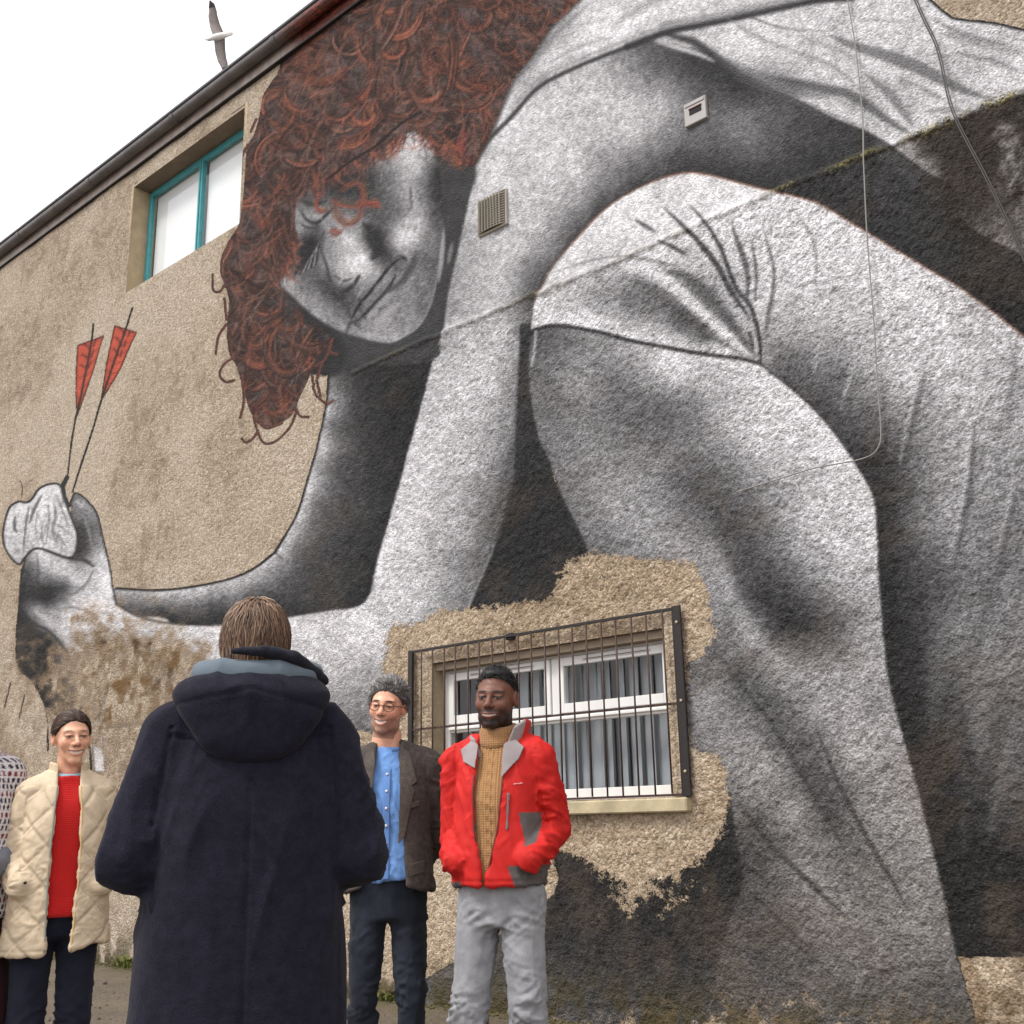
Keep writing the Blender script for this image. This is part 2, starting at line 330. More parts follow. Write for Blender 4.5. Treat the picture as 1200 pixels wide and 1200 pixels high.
    stroke([(840, 74), (877, 97), (933, 117), (973, 137), (1013, 153), (1047, 173), (1083, 200), (1120, 222)], 2.5, 60, .7, 1.5)
    # ---- trouser seat, hip
    leg_r = [(892, 427), (933, 460), (967, 493), (993, 527), (1013, 557), (1027, 587), (1031, 627), (1032, 667), (1035, 707), (1038, 750), (1044, 800), (1060, 860), (1077, 923), (1093, 987), (1107, 1047), (1120, 1107), (1133, 1153), (1147, 1200), (1165, 1290)]
    hem = [(625, 391), (634, 386), (648, 383), (669, 384), (707, 391), (744, 401), (787, 409), (827, 416), (867, 421), (892, 427)]
    region(thigh[1:]+[(1420, 1121), (1127, 1121)]+leg_r[:16][::-1]+hem[::-1],
           [(640, 372, 212), (640, 345, 222), (660, 325, 226), (700, 285, 232), (760, 245, 234), (820, 225, 234), (880, 230, 230), (940, 250, 226), (1000, 290, 222), (1060, 330, 216), (1120, 370, 210), (1180, 410, 196), (690, 318, 205), (665, 352, 190), (700, 350, 140), (720, 328, 150), (760, 345, 104), (790, 365, 100), (800, 385, 96), (740, 368, 146), (825, 395, 94), (690, 378, 222), (740, 390, 226), (800, 402, 226), (850, 413, 226), (770, 300, 225),
            (860, 300, 220), (900, 290, 214), (950, 310, 212), (1000, 330, 206), (1050, 370, 202), (900, 345, 200), (940, 370, 188), (980, 350, 196), (905, 395, 148), (920, 420, 108), (940, 440, 94), (960, 415, 138), (922, 448, 78), (960, 480, 72), (1000, 395, 172), (1000, 445, 122), (1000, 500, 82), (1040, 425, 182), (1040, 480, 130), (1030, 530, 66), (1040, 560, 62), (1060, 445, 190), (1070, 500, 140), (1100, 420, 196), (1095, 470, 168), (1090, 530, 128), (1060, 565, 76), (1100, 560, 152), (1110, 600, 152), (1080, 620, 112), (1050, 620, 60), (1055, 680, 52), (1070, 740, 56), (1060, 800, 46), (1130, 480, 184), (1130, 540, 164), (1150, 420, 184), (1180, 460, 165), (1170, 520, 158), (1150, 600, 132), (1190, 600, 124), (1120, 640, 132), (1150, 680, 112), (1110, 690, 90), (1140, 740, 124), (1180, 700, 120), (1110, 740, 112), (1100, 800, 72), (1150, 800, 106), (1190, 780, 118), (1090, 860, 50), (1130, 870, 68), (1170, 850, 86), (1190, 900, 96), (1110, 940, 42), (1150, 960, 54), (1190, 960, 70), (1130, 1030, 42), (1180, 1040, 40), (1130, 1100, 40), (1190, 1100, 38), (1300, 500, 160), (1300, 700, 120), (1300, 950, 70), (1300, 1100, 40)])
    stroke(thigh[1:], 2, (150, 105, 85), .8, 1.1); stroke([(628, 353), (640, 326), (680, 271), (720, 236), (800, 199), (870, 210), (960, 233), (1035, 278), (1135, 338)], 4, 52, .5, 3)
    stroke([(730, 316), (760, 318), (790, 336), (830, 373), (885, 421)], 15, 228, .9, 4, taper=2)
    stroke([(782, 318), (808, 327), (836, 352), (862, 385), (886, 418)], 13, 88, .85, 4, taper=2); stroke([(745, 325), (785, 355), (830, 392), (872, 416)], 6, 85, .6, 3, taper=2)
    for P, w, v in (([(808, 240), (828, 262), (846, 291), (857, 322), (865, 341), (879, 357), (887, 379), (892, 401), (893, 425)], 6, 52), ([(778, 244), (802, 266), (822, 286), (841, 311), (857, 341), (868, 357), (881, 376)], 7, 52), ([(859, 262), (870, 295), (877, 321), (877, 356)], 7, 84), ([(882, 282), (887, 317), (886, 354)], 4, 92), ([(897, 272), (907, 313), (907, 343), (901, 378), (898, 400)], 5, 105), ([(745, 258), (756, 265), (769, 272)], 5, 70), ([(772, 283), (791, 291), (808, 301)], 6, 72), ([(929, 244), (944, 264), (956, 291), (958, 340)], 3, 140), ([(655, 318), (700, 304), (740, 302), (790, 312), (812, 326)], 2.5, 130)):
        stroke(P, w, v, .85, 2, taper=2)
    stroke([(893, 425), (893, 400), (889, 378)], 2.5, 45, .9, 1.2); stroke([(880, 392), (884, 410)], 4, 60, .8, 1.5)
    for P, dx, v in (([(1085, 391), (1080, 428), (1067, 487), (1055, 545)], 5, 62), ([(1123, 433), (1136, 492), (1133, 551), (1125, 601), (1112, 662)], 6, 56), ([(1188, 540), (1186, 575), (1178, 612), (1168, 650)], 5, 66), ([(1011, 412), (997, 447), (987, 483)], 4, 88), ([(965, 400), (955, 440)], 5, 100)):
        stroke(P, 5, 200, .5, 3, taper=2)
        q = P[1:]; stroke([(a+dx+1, b+4) for a, b in q], 7, v+14, .62, 3.6, taper=2); stroke([(a+dx+9, b+4) for a, b in q], 14, v+50, .3, 7, taper=2)
    for P, w, v in (([(1120, 690), (1100, 780), (1090, 860)], 26, 105), ([(1165, 720), (1150, 820), (1150, 900)], 24, 128), ([(1190, 820), (1180, 900), (1160, 980)], 18, 118), ([(1120, 860), (1135, 930), (1130, 1000)], 16, 78), ([(1075, 760), (1085, 850), (1105, 930)], 16, 40), ([(1185, 640), (1160, 700), (1140, 780)], 10, 70)):
        stroke(P, w, v, .5, 9, taper=2)
    stroke([(1185, 400), (1190, 440), (1184, 480), (1170, 510)], 12, 105, .45, 6, taper=2)
    # ---- near leg
    leg_l = [(625, 391), (622, 430), (625, 470), (632, 510), (645, 540), (660, 580), (675, 610), (690, 642), (700, 690), (780, 720), (800, 900), (840, 960), (866, 986), (873, 1028), (864, 1060), (850, 1107), (838, 1154), (826, 1200), (815, 1290)]
    put(_poly([(850, 930), (885, 930), (890, 1100), (850, 1290), (800, 1290)], False, 1.), grey(60+16*n2))
    region(hem+leg_r[1:]+leg_l[::-1][:-1],
           [(640, 420, 112), (640, 396, 88), (700, 412, 140), (680, 450, 152), (650, 480, 112), (720, 440, 120), (780, 430, 200), (760, 416, 172), (800, 440, 198), (840, 438, 190), (880, 448, 206), (910, 465, 218), (940, 490, 218), (960, 510, 218), (985, 540, 216), (1010, 590, 212), (1020, 620, 206), (1025, 660, 186), (1026, 700, 166), (1022, 740, 150),
            (860, 480, 186), (820, 480, 130), (780, 468, 108), (740, 490, 100), (700, 490, 125), (660, 520, 125), (700, 540, 136), (740, 560, 140), (780, 540, 122), (820, 530, 118), (870, 525, 170), (920, 530, 192), (960, 550, 198), (950, 600, 186), (990, 640, 194), (910, 580, 156), (870, 572, 120), (830, 572, 84), (800, 560, 98), (850, 620, 72), (880, 650, 80), (930, 640, 140), (960, 680, 140), (995, 700, 152), (920, 700, 66), (890, 700, 60), (950, 735, 60), (930, 722, 56), (980, 728, 92), (1005, 762, 152),
            (680, 600, 116), (720, 600, 152), (760, 610, 152), (800, 620, 140), (828, 640, 152), (850, 690, 154), (880, 742, 168), (920, 780, 164), (960, 792, 152), (730, 640, 130), (780, 645, 150), (700, 645, 104), (870, 690, 90), (862, 660, 96), (905, 740, 80), (940, 762, 100),
            (850, 745, 108), (870, 790, 82), (900, 822, 90), (845, 820, 142), (830, 800, 122), (880, 865, 142), (920, 850, 92), (950, 872, 95), (962, 838, 152), (1000, 820, 162), (1032, 830, 140), (1000, 880, 168), (1050, 900, 146), (900, 900, 152), (930, 950, 154), (960, 920, 80), (980, 960, 78), (1015, 950, 142), (1062, 980, 136), (890, 960, 92), (890, 1005, 84), (950, 1020, 142), (990, 1020, 110), (1030, 1040, 124), (1080, 1060, 130), (920, 1070, 94), (970, 1080, 132), (900, 1100, 84), (950, 1130, 100), (1020, 1100, 122), (1080, 1120, 116), (1110, 1170, 95), (1000, 1170, 98), (880, 1160, 92), (1000, 1250, 100)])
    stroke(hem, 4.5, 42, .95, 1.8, taper=0); stroke([(630, 390), (629, 410), (626, 430)], 3, 190, .8, 1.5)
    stroke(leg_r, 3, 42, .75, 1.8); stroke([(905, 445), (945, 478), (978, 516), (1006, 560), (1019, 600), (1023, 650)], 9, 226, .45, 4, taper=2)
    stroke([(838, 640), (860, 700), (888, 750), (930, 790)], 16, 176, .5, 8, taper=2)
    stroke([(1050, 880), (1075, 960), (1095, 1040)], 8, 160, .4, 5)
    for P, w, v in (([(848, 772), (883, 818), (915, 860), (943, 911), (972, 962), (992, 994)], 6, 62), ([(957, 850), (985, 920), (1014, 976), (1041, 1023), (1066, 1068)], 6, 58), ([(869, 939), (901, 986), (934, 1018), (967, 1051), (1000, 1079)], 6, 58), ([(878, 1042), (915, 1079), (962, 1121)], 5, 56), ([(878, 1078), (930, 1104), (985, 1150)], 4, 66), ([(1010, 1132), (1040, 1138), (1060, 1130)], 4, 66), ([(1000, 1175), (1006, 1150), (1020, 1135)], 3, 150)):
        stroke(P, w, v, .75, 2.6, taper=2)
    stroke([(905, 845), (945, 900), (985, 960), (1040, 1040)], 22, 84, .35, 9, taper=2)
    stroke([(640, 430), (660, 470), (700, 500)], 10, 95, .3, 6); stroke([(700, 450), (760, 470), (820, 500)], 16, 96, .35, 9)
    # ---- black area under the window
    blk = region([(647, 996), (675, 1000), (700, 1004), (760, 1010), (830, 1000), (858, 930), (866, 986), (873, 1028), (864, 1060), (850, 1107), (838, 1154), (826, 1200), (815, 1290), (450, 1290), (470, 1180), (506, 1142), (545, 1122), (569, 1107), (600, 1085), (627, 1066), (650, 1048), (656, 1030)],
           [(660, 1020, 48), (640, 1080, 50), (700, 1080, 52), (800, 1080, 50), (840, 1010, 46), (860, 980, 50), (600, 1110, 70), (540, 1150, 92), (700, 1150, 66), (800, 1150, 66), (820, 1200, 86), (700, 1200, 92), (560, 1190, 100), (850, 1090, 58)], smooth=False, soft=1.5)
    # ---- face
    put(_poly([(335, 120), (560, 150), (557, 190), (548, 240), (535, 300), (525, 345), (518, 395), (509, 420), (380, 420), (320, 350), (300, 250)], False, 1.), grey(56+16*n2))
    face = [(477, 158), (489, 156), (508, 172), (518, 217), (521, 267), (516, 307), (507, 352), (493, 380), (477, 393), (457, 402), (428, 398), (403, 391), (376, 377), (354, 359), (333, 339), (329, 330), (338, 318), (348, 300), (340, 285), (338, 258), (343, 229), (362, 215), (387, 202), (428, 182), (464, 166)]
    put(_poly([(500, 165), (557, 193), (548, 240), (535, 300), (525, 345), (518, 395), (505, 425), (390, 425), (380, 380), (430, 395), (500, 350)], True, 1.5), grey(62+20*n2))
    put(_poly([(325, 325), (345, 350), (400, 395), (395, 440), (330, 420)], True, 3), grey(46+16*n2))
    fm = region(face, [(487, 175, 214), (485, 200, 194), (482, 222, 172), (462, 200, 140), (440, 205, 104), (430, 222, 90), (468, 248, 130), (490, 240, 182), (493, 265, 194), (476, 278, 222), (470, 283, 215), (456, 270, 130), (440, 258, 104), (434, 280, 70), (444, 295, 72), (424, 268, 150), (410, 280, 208), (418, 290, 192), (400, 285, 168), (386, 280, 152), (390, 300, 152), (408, 308, 190), (427, 303, 236), (417, 317, 230), (404, 320, 186), (396, 332, 140), (400, 346, 84), (410, 346, 104), (420, 338, 136), (430, 326, 172), (440, 319, 196), (450, 310, 118), (461, 304, 96), (472, 298, 160), (490, 300, 118), (500, 290, 140), (506, 260, 118), (506, 230, 94), (511, 200, 78), (505, 330, 132), (490, 345, 138), (470, 345, 150), (480, 320, 140), (441, 345, 130), (431, 352, 132), (452, 335, 140), (415, 371, 122), (421, 383, 140), (440, 380, 152), (455, 393, 168), (430, 392, 162), (480, 375, 152), (495, 360, 132), (400, 380, 150), (386, 360, 138), (370, 350, 145), (350, 337, 148), (336, 330, 165), (386, 335, 86), (378, 320, 120), (380, 310, 162), (375, 298, 138), (366, 285, 64), (372, 270, 108), (350, 270, 152), (350, 250, 154), (360, 240, 130), (372, 255, 168), (355, 230, 108), (365, 300, 56), (360, 320, 112), (395, 225, 80), (410, 210, 84)], gain=1.28)
    for P, w, v, sf in (([(471, 302), (455, 317), (439, 339), (421, 359), (412, 376)], 4.2, 38, 1.3), ([(466, 322), (456, 339), (437, 360), (418, 378)], 4.6, 50, 1.6), ([(462, 314), (448, 333), (430, 354)], 5, 165, 2), ([(474, 318), (462, 340), (440, 364), (424, 384)], 7, 178, 3), ([(446, 312), (432, 330), (418, 352)], 4, 175, 2), ([(398, 352), (408, 362), (412, 376)], 3, 80, 1.5), ([(470, 300), (478, 306)], 4, 50, 1.6), ([(340, 262), (350, 256), (360, 262), (352, 270)], 3, 175, 1.4), ([(354, 236), (368, 240), (384, 236)], 6, 60, 2), ([(400, 300), (410, 296), (420, 300)], 4, 205, 2), ([(392, 322), (404, 330), (416, 326)], 3, 90, 1.5), ([(426, 262), (441, 276), (444, 294), (436, 306)], 12, 52, 4), ([(424, 322), (414, 336), (400, 345)], 5, 50, 2), ([(352, 246), (360, 258), (372, 262), (384, 252), (392, 244)], 4, 52, 1.6), ([(352, 262), (364, 268), (378, 266)], 3, 70, 1.6), ([(376, 292), (384, 314), (391, 342), (396, 352)], 4, 70, 2), ([(350, 318), (362, 296), (378, 282)], 8, 50, 3), ([(345, 325), (356, 302)], 4, 55, 2), ([(488, 293), (484, 312), (470, 332), (452, 345)], 7, 88, 3), ([(482, 220), (484, 245)], 4, 110, 2), ([(406, 392), (412, 378), (424, 386)], 4, 80, 2), ([(440, 384), (452, 370), (468, 356)], 9, 196, 5), ([(424, 356), (436, 348), (444, 332)], 3, 150, 1.5)):
        stroke(P, w, v*.85, .92, sf*.8, taper=2)
    rgf = np.random.RandomState(17)
    for _ in range(900):                                    # drawn hatching that follows the form of the face
        fx, fy = rgf.uniform(335, 520), rgf.uniform(160, 400); j, i = int(fy-CY0), int(fx-CX0)
        if fm[j, i] < .9: continue
        t = rgb[j, i, 0]; an = math.radians(118 if fx > 430 else 60)+rgf.normal(0, .35); ln = rgf.uniform(3, 9)
        stroke([(fx, fy), (fx+ln*math.cos(an), fy+ln*math.sin(an))], rgf.uniform(1, 2.2), float(np.clip(t+rgf.normal(0, 30), 30, 225)), .55, 1., taper=2, mask=fm, n=2)
    for q in range(7): stroke([(352+q*3.2, 322-q*2), (362+q*2, 306-q*3), (372+q*1.5, 296-q*4)], 1.4, 175 if q % 2 else 35, .8, .8)
    stroke([(521, 267), (516, 307), (507, 352), (493, 380), (477, 393), (457, 402)], 1.5, 190, .55, 1.2); stroke([(521, 272), (519, 300), (515, 332)], 5, 175, .8, 2, taper=2); stroke([(531, 285), (526, 310)], 5, 160, .6, 2, taper=2)
    stroke([(428, 398), (403, 391), (376, 377), (354, 359), (333, 339)], 3, 48, .6, 2)
    # ---- hair
    rg = np.random.RandomState(5)
    hair = [(330, 60), (318, 95), (308, 112), (304, 135), (298, 158), (290, 172), (287, 200), (285, 230), (281, 262), (270, 280), (263, 300), (263, 330), (268, 352), (266, 378), (266, 402), (270, 418), (278, 430), (284, 455), (291, 478), (299, 492), (315, 500), (330, 494), (343, 486), (352, 465), (364, 440), (376, 415), (388, 398), (372, 380), (350, 357), (332, 340), (329, 328), (345, 302), (352, 285), (346, 262), (350, 228), (372, 208), (400, 196), (430, 181), (464, 166), (478, 157), (492, 156), (505, 170), (520, 186), (535, 192), (548, 194)]+hair_edge+[(720, -140), (340, -140)]
    hm = _poly(hair, True, 1.2); hm = np.clip(hm*1.6-.35+.7*n2*(hm < .97), 0, 1)
    dark = np.clip(1-np.hypot((np.arange(CW)+CX0-355)[None]/75, (np.arange(CH)+CY0-380)[:, None]/75), 0, 1)
    base = 76+66*n2+40*n1+34*n3
    put(hm, (base*1.0*(1-.4*dark), base*.83*(1-.3*dark), base*.80*(1-.25*dark))); hairm = np.maximum(hairm, hm)
    ys, xs = np.where(hm > .6)
    def strand(px, py, a0, cv, n, dcv): 
        P = [(px, py)]
        for i in range(n):
            a0 += cv; cv += dcv; P.append((P[-1][0]+4.*math.cos(a0), P[-1][1]+4.*math.sin(a0)))
        return np.array(P)
    warm = [(112, 68, 54), (140, 80, 62), (166, 92, 70), (188, 110, 84), (96, 60, 50), (150, 104, 88)]
    for q in range(520):                                    # locks: dark gap, then strands rolling together
        k = rg.randint(0, len(ys)); px, py = xs[k]+CX0, ys[k]+CY0; dk = dark[ys[k], xs[k]]
        flow = math.atan2(py+60, px-510) if py < 200 else math.radians(98)
        a0 = flow+rg.normal(0, .55); cv = rg.choice([-1, 1])*abs(rg.normal(.10, .10)); dcv = rg.normal(0, .012); n = rg.randint(8, 20)
        P = strand(px, py, a0, cv, n, dcv); T = np.gradient(P, axis=0); Nn = np.column_stack([-T[:, 1], T[:, 0]])/(np.linalg.norm(T, axis=1)[:, None]+1e-9)
        stroke(P, rg.uniform(8, 13), (34, 28, 27), .5, 3., taper=2, mask=hm, n=2)
        c0 = warm[rg.randint(6)] if rg.rand() > .62*dk else (84, 56, 50)
        for o in np.linspace(-4.6, 4.6, 7):
            br = rg.uniform(.6, 1.18)*(1.15 if abs(o) < 2 else .8); cc = (46, 37, 35) if rg.rand() < .28 else ((150, 134, 126) if rg.rand() < .05 else c0)
            i0 = rg.randint(0, 3); stroke((P+Nn*(o+rg.normal(0, .5)))[i0:], rg.uniform(.9, 1.9), tuple(v*br for v in cc), rg.uniform(.45, .85), 1.1, taper=2, mask=hm, n=2)
    for k in rg.randint(0, len(ys), 3000):
        px, py = xs[k]+CX0, ys[k]+CY0; fl = math.atan2(py+60, px-510) if py < 200 else math.radians(98)
        P = strand(px, py, fl+rg.normal(0, .6), rg.normal(0, .2), rg.randint(3, 8), 0.)
        stroke(P, rg.uniform(.8, 1.5), [(40, 33, 32), (142, 86, 68), (90, 64, 56), (132, 116, 110), (170, 102, 80), (56, 44, 42), (112, 74, 62)][rg.randint(7)], .6, .9, taper=2, mask=hm, n=2)
    for P in ([(273, 420), (262, 428), (258, 440), (265, 448), (275, 446)], [(283, 440), (285, 470), (281, 490)], [(297, 488), (302, 508), (310, 520), (325, 516), (340, 500), (348, 480)], [(283, 514), (288, 519), (296, 514), (302, 505)], [(346, 478), (352, 488), (362, 489)], [(366, 440), (370, 462), (382, 473), (390, 470)], [(378, 425), (372, 445), (376, 465)], [(263, 350), (265, 375)], [(265, 380), (256, 395), (253, 415)], [(249, 322), (250, 340), (258, 342), (264, 334)], [(272, 282), (262, 300), (260, 320), (264, 330)], [(290, 170), (284, 185), (283, 205)], [(300, 140), (294, 155)], [(390, 398), (386, 412), (395, 416)], [(388, 400), (382, 420), (370, 430)], [(299, 492), (312, 502), (330, 496)]):
        stroke(P, 3.2, (78, 50, 45), .95, 1., cover=True); stroke([(a+.8, b-.8) for a, b in P], 1.2, (150, 84, 66), .6, .8)
    for P in ([(378, 225), (372, 240), (376, 250), (384, 246)], [(400, 222), (420, 212), (428, 228), (420, 240), (400, 238), (390, 232)], [(392, 238), (396, 256), (408, 264), (420, 256), (424, 242)], [(424, 240), (440, 238), (444, 244)], [(388, 272), (394, 276), (398, 270)], [(376, 205), (372, 220), (378, 228)], [(428, 172), (446, 184), (462, 172), (470, 160)], [(525, 165), (535, 180), (537, 198)], [(545, 150), (540, 175), (546, 190)]):
        stroke(P, 2.6, (120, 76, 64), .35, 1.6, cover=True); stroke([(a+1, b+1) for a, b in P], 1.5, (60, 40, 38), .6, .9)
        for _ in range(9):
            q = rg.normal(0, 3.2, 2); stroke([(a+q[0]+rg.normal(0, .8), b+q[1]+rg.normal(0, .8)) for a, b in P], rg.uniform(.9, 1.8), (rg.uniform(90, 190), rg.uniform(60, 95), rg.uniform(52, 76)), .6, .9, taper=2)
    for _ in range(330):                                   # fringe falling over brow, cheek and neck
        t = rg.rand(); ex, ey = [(345+120*t*1.1, 232-62*t*1.1), (332+16*t, 335-45*t), (490+60*t, 160+34*t)][rg.choice(3, p=[.62, .14, .24])]
        a0 = math.radians(rg.uniform(60, 130)); P = [(ex+rg.normal(0, 3), ey-6)]; cv = rg.normal(0, .28)
        for i in range(rg.randint(4, 9)): a0 += cv; P.append((P[-1][0]+3.4*math.cos(a0), P[-1][1]+3.4*math.sin(a0)))
        stroke(P, rg.uniform(1., 2.4), [(46, 38, 37), (128, 80, 68), (160, 92, 74), (74, 54, 50)][rg.randint(4)], .8, 1., taper=1, n=2)
    stroke([(388, 208), (410, 190), (440, 172), (470, 146), (495, 132)], 2.6, (26, 22, 22), .9, 1.1)
    # ---- hand, bundle, arrows
    region([(88, 580), (96, 581), (105, 590), (114, 602), (121, 628), (128, 658), (133, 690), (136, 708), (160, 722), (205, 736), (210, 840), (110, 848), (75, 843), (55, 830), (40, 800), (24, 785), (20, 760), (21, 720), (25, 690), (26, 668), (32, 651), (45, 643), (80, 653), (88, 640), (83, 612)],
           [(90, 590, 130), (100, 600, 140), (99, 618, 84), (94, 642, 54), (106, 642, 112), (117, 655, 190), (121, 682, 218), (88, 650, 56), (46, 649, 195), (50, 657, 205), (38, 665, 104), (62, 660, 192), (80, 664, 212), (100, 669, 172), (110, 690, 172), (92, 682, 184), (50, 680, 104), (60, 690, 56), (75, 690, 78), (45, 700, 56), (55, 706, 62), (30, 690, 66), (30, 710, 78), (95, 706, 194), (110, 706, 218), (80, 712, 184), (60, 716, 152), (40, 715, 154), (52, 730, 164), (70, 742, 194), (80, 760, 204), (35, 730, 56), (45, 748, 48), (60, 748, 66), (30, 752, 42), (40, 766, 56), (60, 772, 56), (25, 772, 38), (35, 790, 38), (50, 792, 56), (60, 820, 66), (74, 756, 130), (100, 742, 202), (130, 728, 218), (130, 748, 192), (160, 752, 202), (200, 750, 200), (150, 800, 170), (205, 820, 170)], gain=1.25)
    for P in ([(83, 592), (88, 579), (96, 581), (105, 590), (114, 602), (121, 628), (128, 658), (133, 690), (137, 709)], [(27, 672), (32, 651), (45, 643), (62, 649), (80, 655), (96, 657), (110, 664)], [(26, 668), (22, 715), (20, 760), (24, 785), (40, 800), (55, 830)]):
        stroke(P, 2.2, 36, .95, 1, cover=True)
    stroke([(22, 712), (40, 730), (58, 740), (70, 752), (80, 765)], 3, 40, .8, 1.5); stroke([(92, 588), (96, 594), (98, 590)], 4, 190, .8, 1.2)
    stroke([(136, 708), (160, 722), (200, 731), (250, 733.5)], 2.5, 40, .8, 1.4); stroke([(14, 800), (6, 830)], 2, (60, 52, 46), .9, 1, cover=True); stroke([(30, 815), (24, 842)], 2, (60, 52, 46), .9, 1, cover=True)
    bun = [(21, 588), (35, 588), (48, 572), (64, 567), (72, 572), (80, 596), (86, 612), (91, 628), (89, 647), (80, 654), (45, 643), (29, 655), (24, 662), (16, 657), (5, 641), (4, 620), (11, 596)]
    region(bun, [(15, 620, 215), (12, 640, 200), (22, 610, 210), (30, 600, 220), (50, 585, 226), (65, 575, 222), (60, 620, 210), (80, 630, 215), (50, 640, 205), (22, 650, 170)])
    stroke(bun+bun[:1], 2.4, 34, .95, 1, cover=True)
    for P, w, v in (([(34, 592), (30, 620), (28, 650)], 2.4, 60), ([(50, 580), (40, 598), (34, 615)], 4, 80), ([(18, 605), (17, 618), (20, 625)], 4, 60), ([(44, 600), (42, 620), (46, 640)], 1.5, 120), ([(56, 590), (58, 610), (54, 640)], 1.8, 90), ([(64, 590), (66, 605), (62, 620), (66, 640)], 4, 120), ([(66, 580), (74, 600), (82, 620)], 1.8, 90), ([(60, 622), (70, 630), (80, 644)], 1.8, 80), ([(62, 612), (72, 618), (86, 630)], 1.5, 90), ([(50, 612), (48, 634)], 1.4, 120), ([(20, 560), (26, 570), (25, 590)], 2, 70)):
        stroke(P, w, v, .8, 1, taper=2, cover=(v == 70))
    for P, w, v in (([(30, 668), (34, 684), (32, 704)], 2, 60), ([(44, 650), (46, 672), (42, 694)], 3, 70), ([(60, 652), (62, 668)], 2, 120), ([(70, 700), (88, 696), (102, 684), (110, 668)], 3, 110), ([(60, 716), (84, 712), (100, 716)], 3, 120), ([(26, 728), (44, 740), (62, 744)], 3, 40), ([(98, 604), (104, 622), (110, 648)], 3, 150), ([(88, 640), (96, 654), (108, 660)], 3, 50), ([(116, 660), (122, 690), (128, 704)], 4, 228), ([(40, 716), (58, 728), (74, 744)], 5, 196)):
        stroke(P, w, v, .75, 1.6, taper=2)
    for q in range(26):
        a = rg.uniform(0, 1); x0, y0 = 34+a*44, 584+rg.uniform(0, 56); stroke([(x0, y0), (x0+rg.uniform(-3, 3), y0+rg.uniform(5, 14))], rg.uniform(.9, 1.8), rg.uniform(80, 150), .7, .8, taper=2)
    for tri, sh in (([(91, 405), (122, 394), (108, 440), (89.5, 489), (89, 450)], [(109, 380), (107, 400), (97, 455), (88, 492), (83, 530), (79, 562)]), ([(135, 382), (161, 390), (142, 432), (119, 471), (126, 425)], [(156, 361), (148, 386), (134, 425), (118, 475), (104, 520), (86, 577)])):
        m = _poly(tri, False, .7); put(m, (186+40*n2, 84+20*n2, 64+16*n2))
        c = np.mean(tri, 0)
        stroke(tri+tri[:1], 1.6, (70, 36, 32), .85, .8, cover=True, n=1)
        for q in range(6):
            a = np.array(tri[0])*(1-q/7)+np.array(tri[3])*q/7; b = np.array(tri[1])*(1-q/7)+np.array(tri[3])*q/7
            stroke([a, (a+b)/2+[0, 4], b], 1.1, (110, 48, 40), .6, .8)
            if q < 3: stroke([a*.8+b*.2, a*.6+b*.4+[2, 8]], 1.6, (52, 34, 34), .8, .8); stroke([a*.3+b*.7, a*.4+b*.6+[0, 8]], 1.6, (52, 34, 34), .8, .8)
        stroke(sh, 2.3, (42, 38, 36), 1, .9, cover=True)
    stroke([(79, 560), (74, 572), (78, 588), (82, 592)], 6, 52, .9, 1.2, cover=True); stroke([(79, 568), (79, 582)], 2, 170, .8, 1)
    # ---- painted strip beside the woman
    put(_poly([(106, 846), (120, 845), (124, 905), (112, 905)], False), grey(210+60*n2)); stroke([(102, 850), (106, 880), (108, 905)], 3, 50, .9, 1, cover=True); stroke([(96, 838), (106, 845), (118, 838)], 8, 45, .8, 3, cover=True)
    stroke([(100, 846), (130, 838), (180, 842)], 2, 70, .6, 1.2, cover=True)
    stroke([(54, 830), (57, 850), (57, 880)], 2.5, (50, 44, 40), .9, 1, cover=True)
    # ---- bare render round the window: paint never went there
    def erase(P, rag=8, amt=1., soft=2.):
        m = _poly(P, rag > 1.5, soft+(6 if rag > 5 else 3))
        m = np.clip((m-.5+.075*rag*(n2+.8*n3))*(1.7 if rag > 5 else 4)+.5, 0, 1)*amt
        cov[:] = cov*(1-m)
    erase([(455, 745), (485, 732), (520, 716), (560, 714), (620, 708), (650, 695), (658, 668), (690, 650), (760, 656), (808, 659), (827, 677), (834, 710), (838, 755), (815, 772), (808, 800), (812, 870), (840, 882), (853, 905), (856, 940), (848, 975), (832, 998), (806, 1018), (780, 1028), (750, 1034), (722, 1030), (700, 1018), (680, 1002), (640, 990), (560, 1000), (470, 1000), (452, 900)], 8)
    erase([(1128, 1122), (1420, 1122), (1420, 1400), (1180, 1400), (1147, 1200)], 1, soft=-2)
    erase([(440, 860), (300, 900), (420, 1150), (470, 1160), (560, 1100), (600, 1000)], 4)
    # bottom of the wall: paint weathers off
    Y = (np.arange(CH)+CY0)[:, None]; X = (np.arange(CW)+CX0)[None]
    low = np.clip((Y-1110-.02*np.abs(X-900))/150, 0, 1)
    cov *= 1-np.clip(low*1.1+.9*n1*(low > 0)+1.5*n2*low-.25, 0, .85)
    # forearm: large worn patch
    r = np.hypot((X-140)/88, (Y-800)/62); wear = np.clip((1.45-r)*1.1+1.3*n1+1.2*n2, 0, 1)
    r2 = np.hypot((X-215)/70, (Y-800)/50); wear = np.maximum(wear, np.clip(.8-r2+1.4*n1+1.5*n2, 0, .8))
    cov *= 1-.88*wear
    for i, c in enumerate((126, 102, 76)): rgb[..., i] += (c-rgb[..., i])*np.clip(wear*1.3, 0, .8)
    # scattered chips
    chip = (_noise(CH, CW, 5, 77) > .9)*(_noise(CH, CW, 60, 78) > .55)
    cov *= 1-.42*_blur(chip.astype(np.float32), 1.2)*np.clip((Y-450)/400, 0, 1)
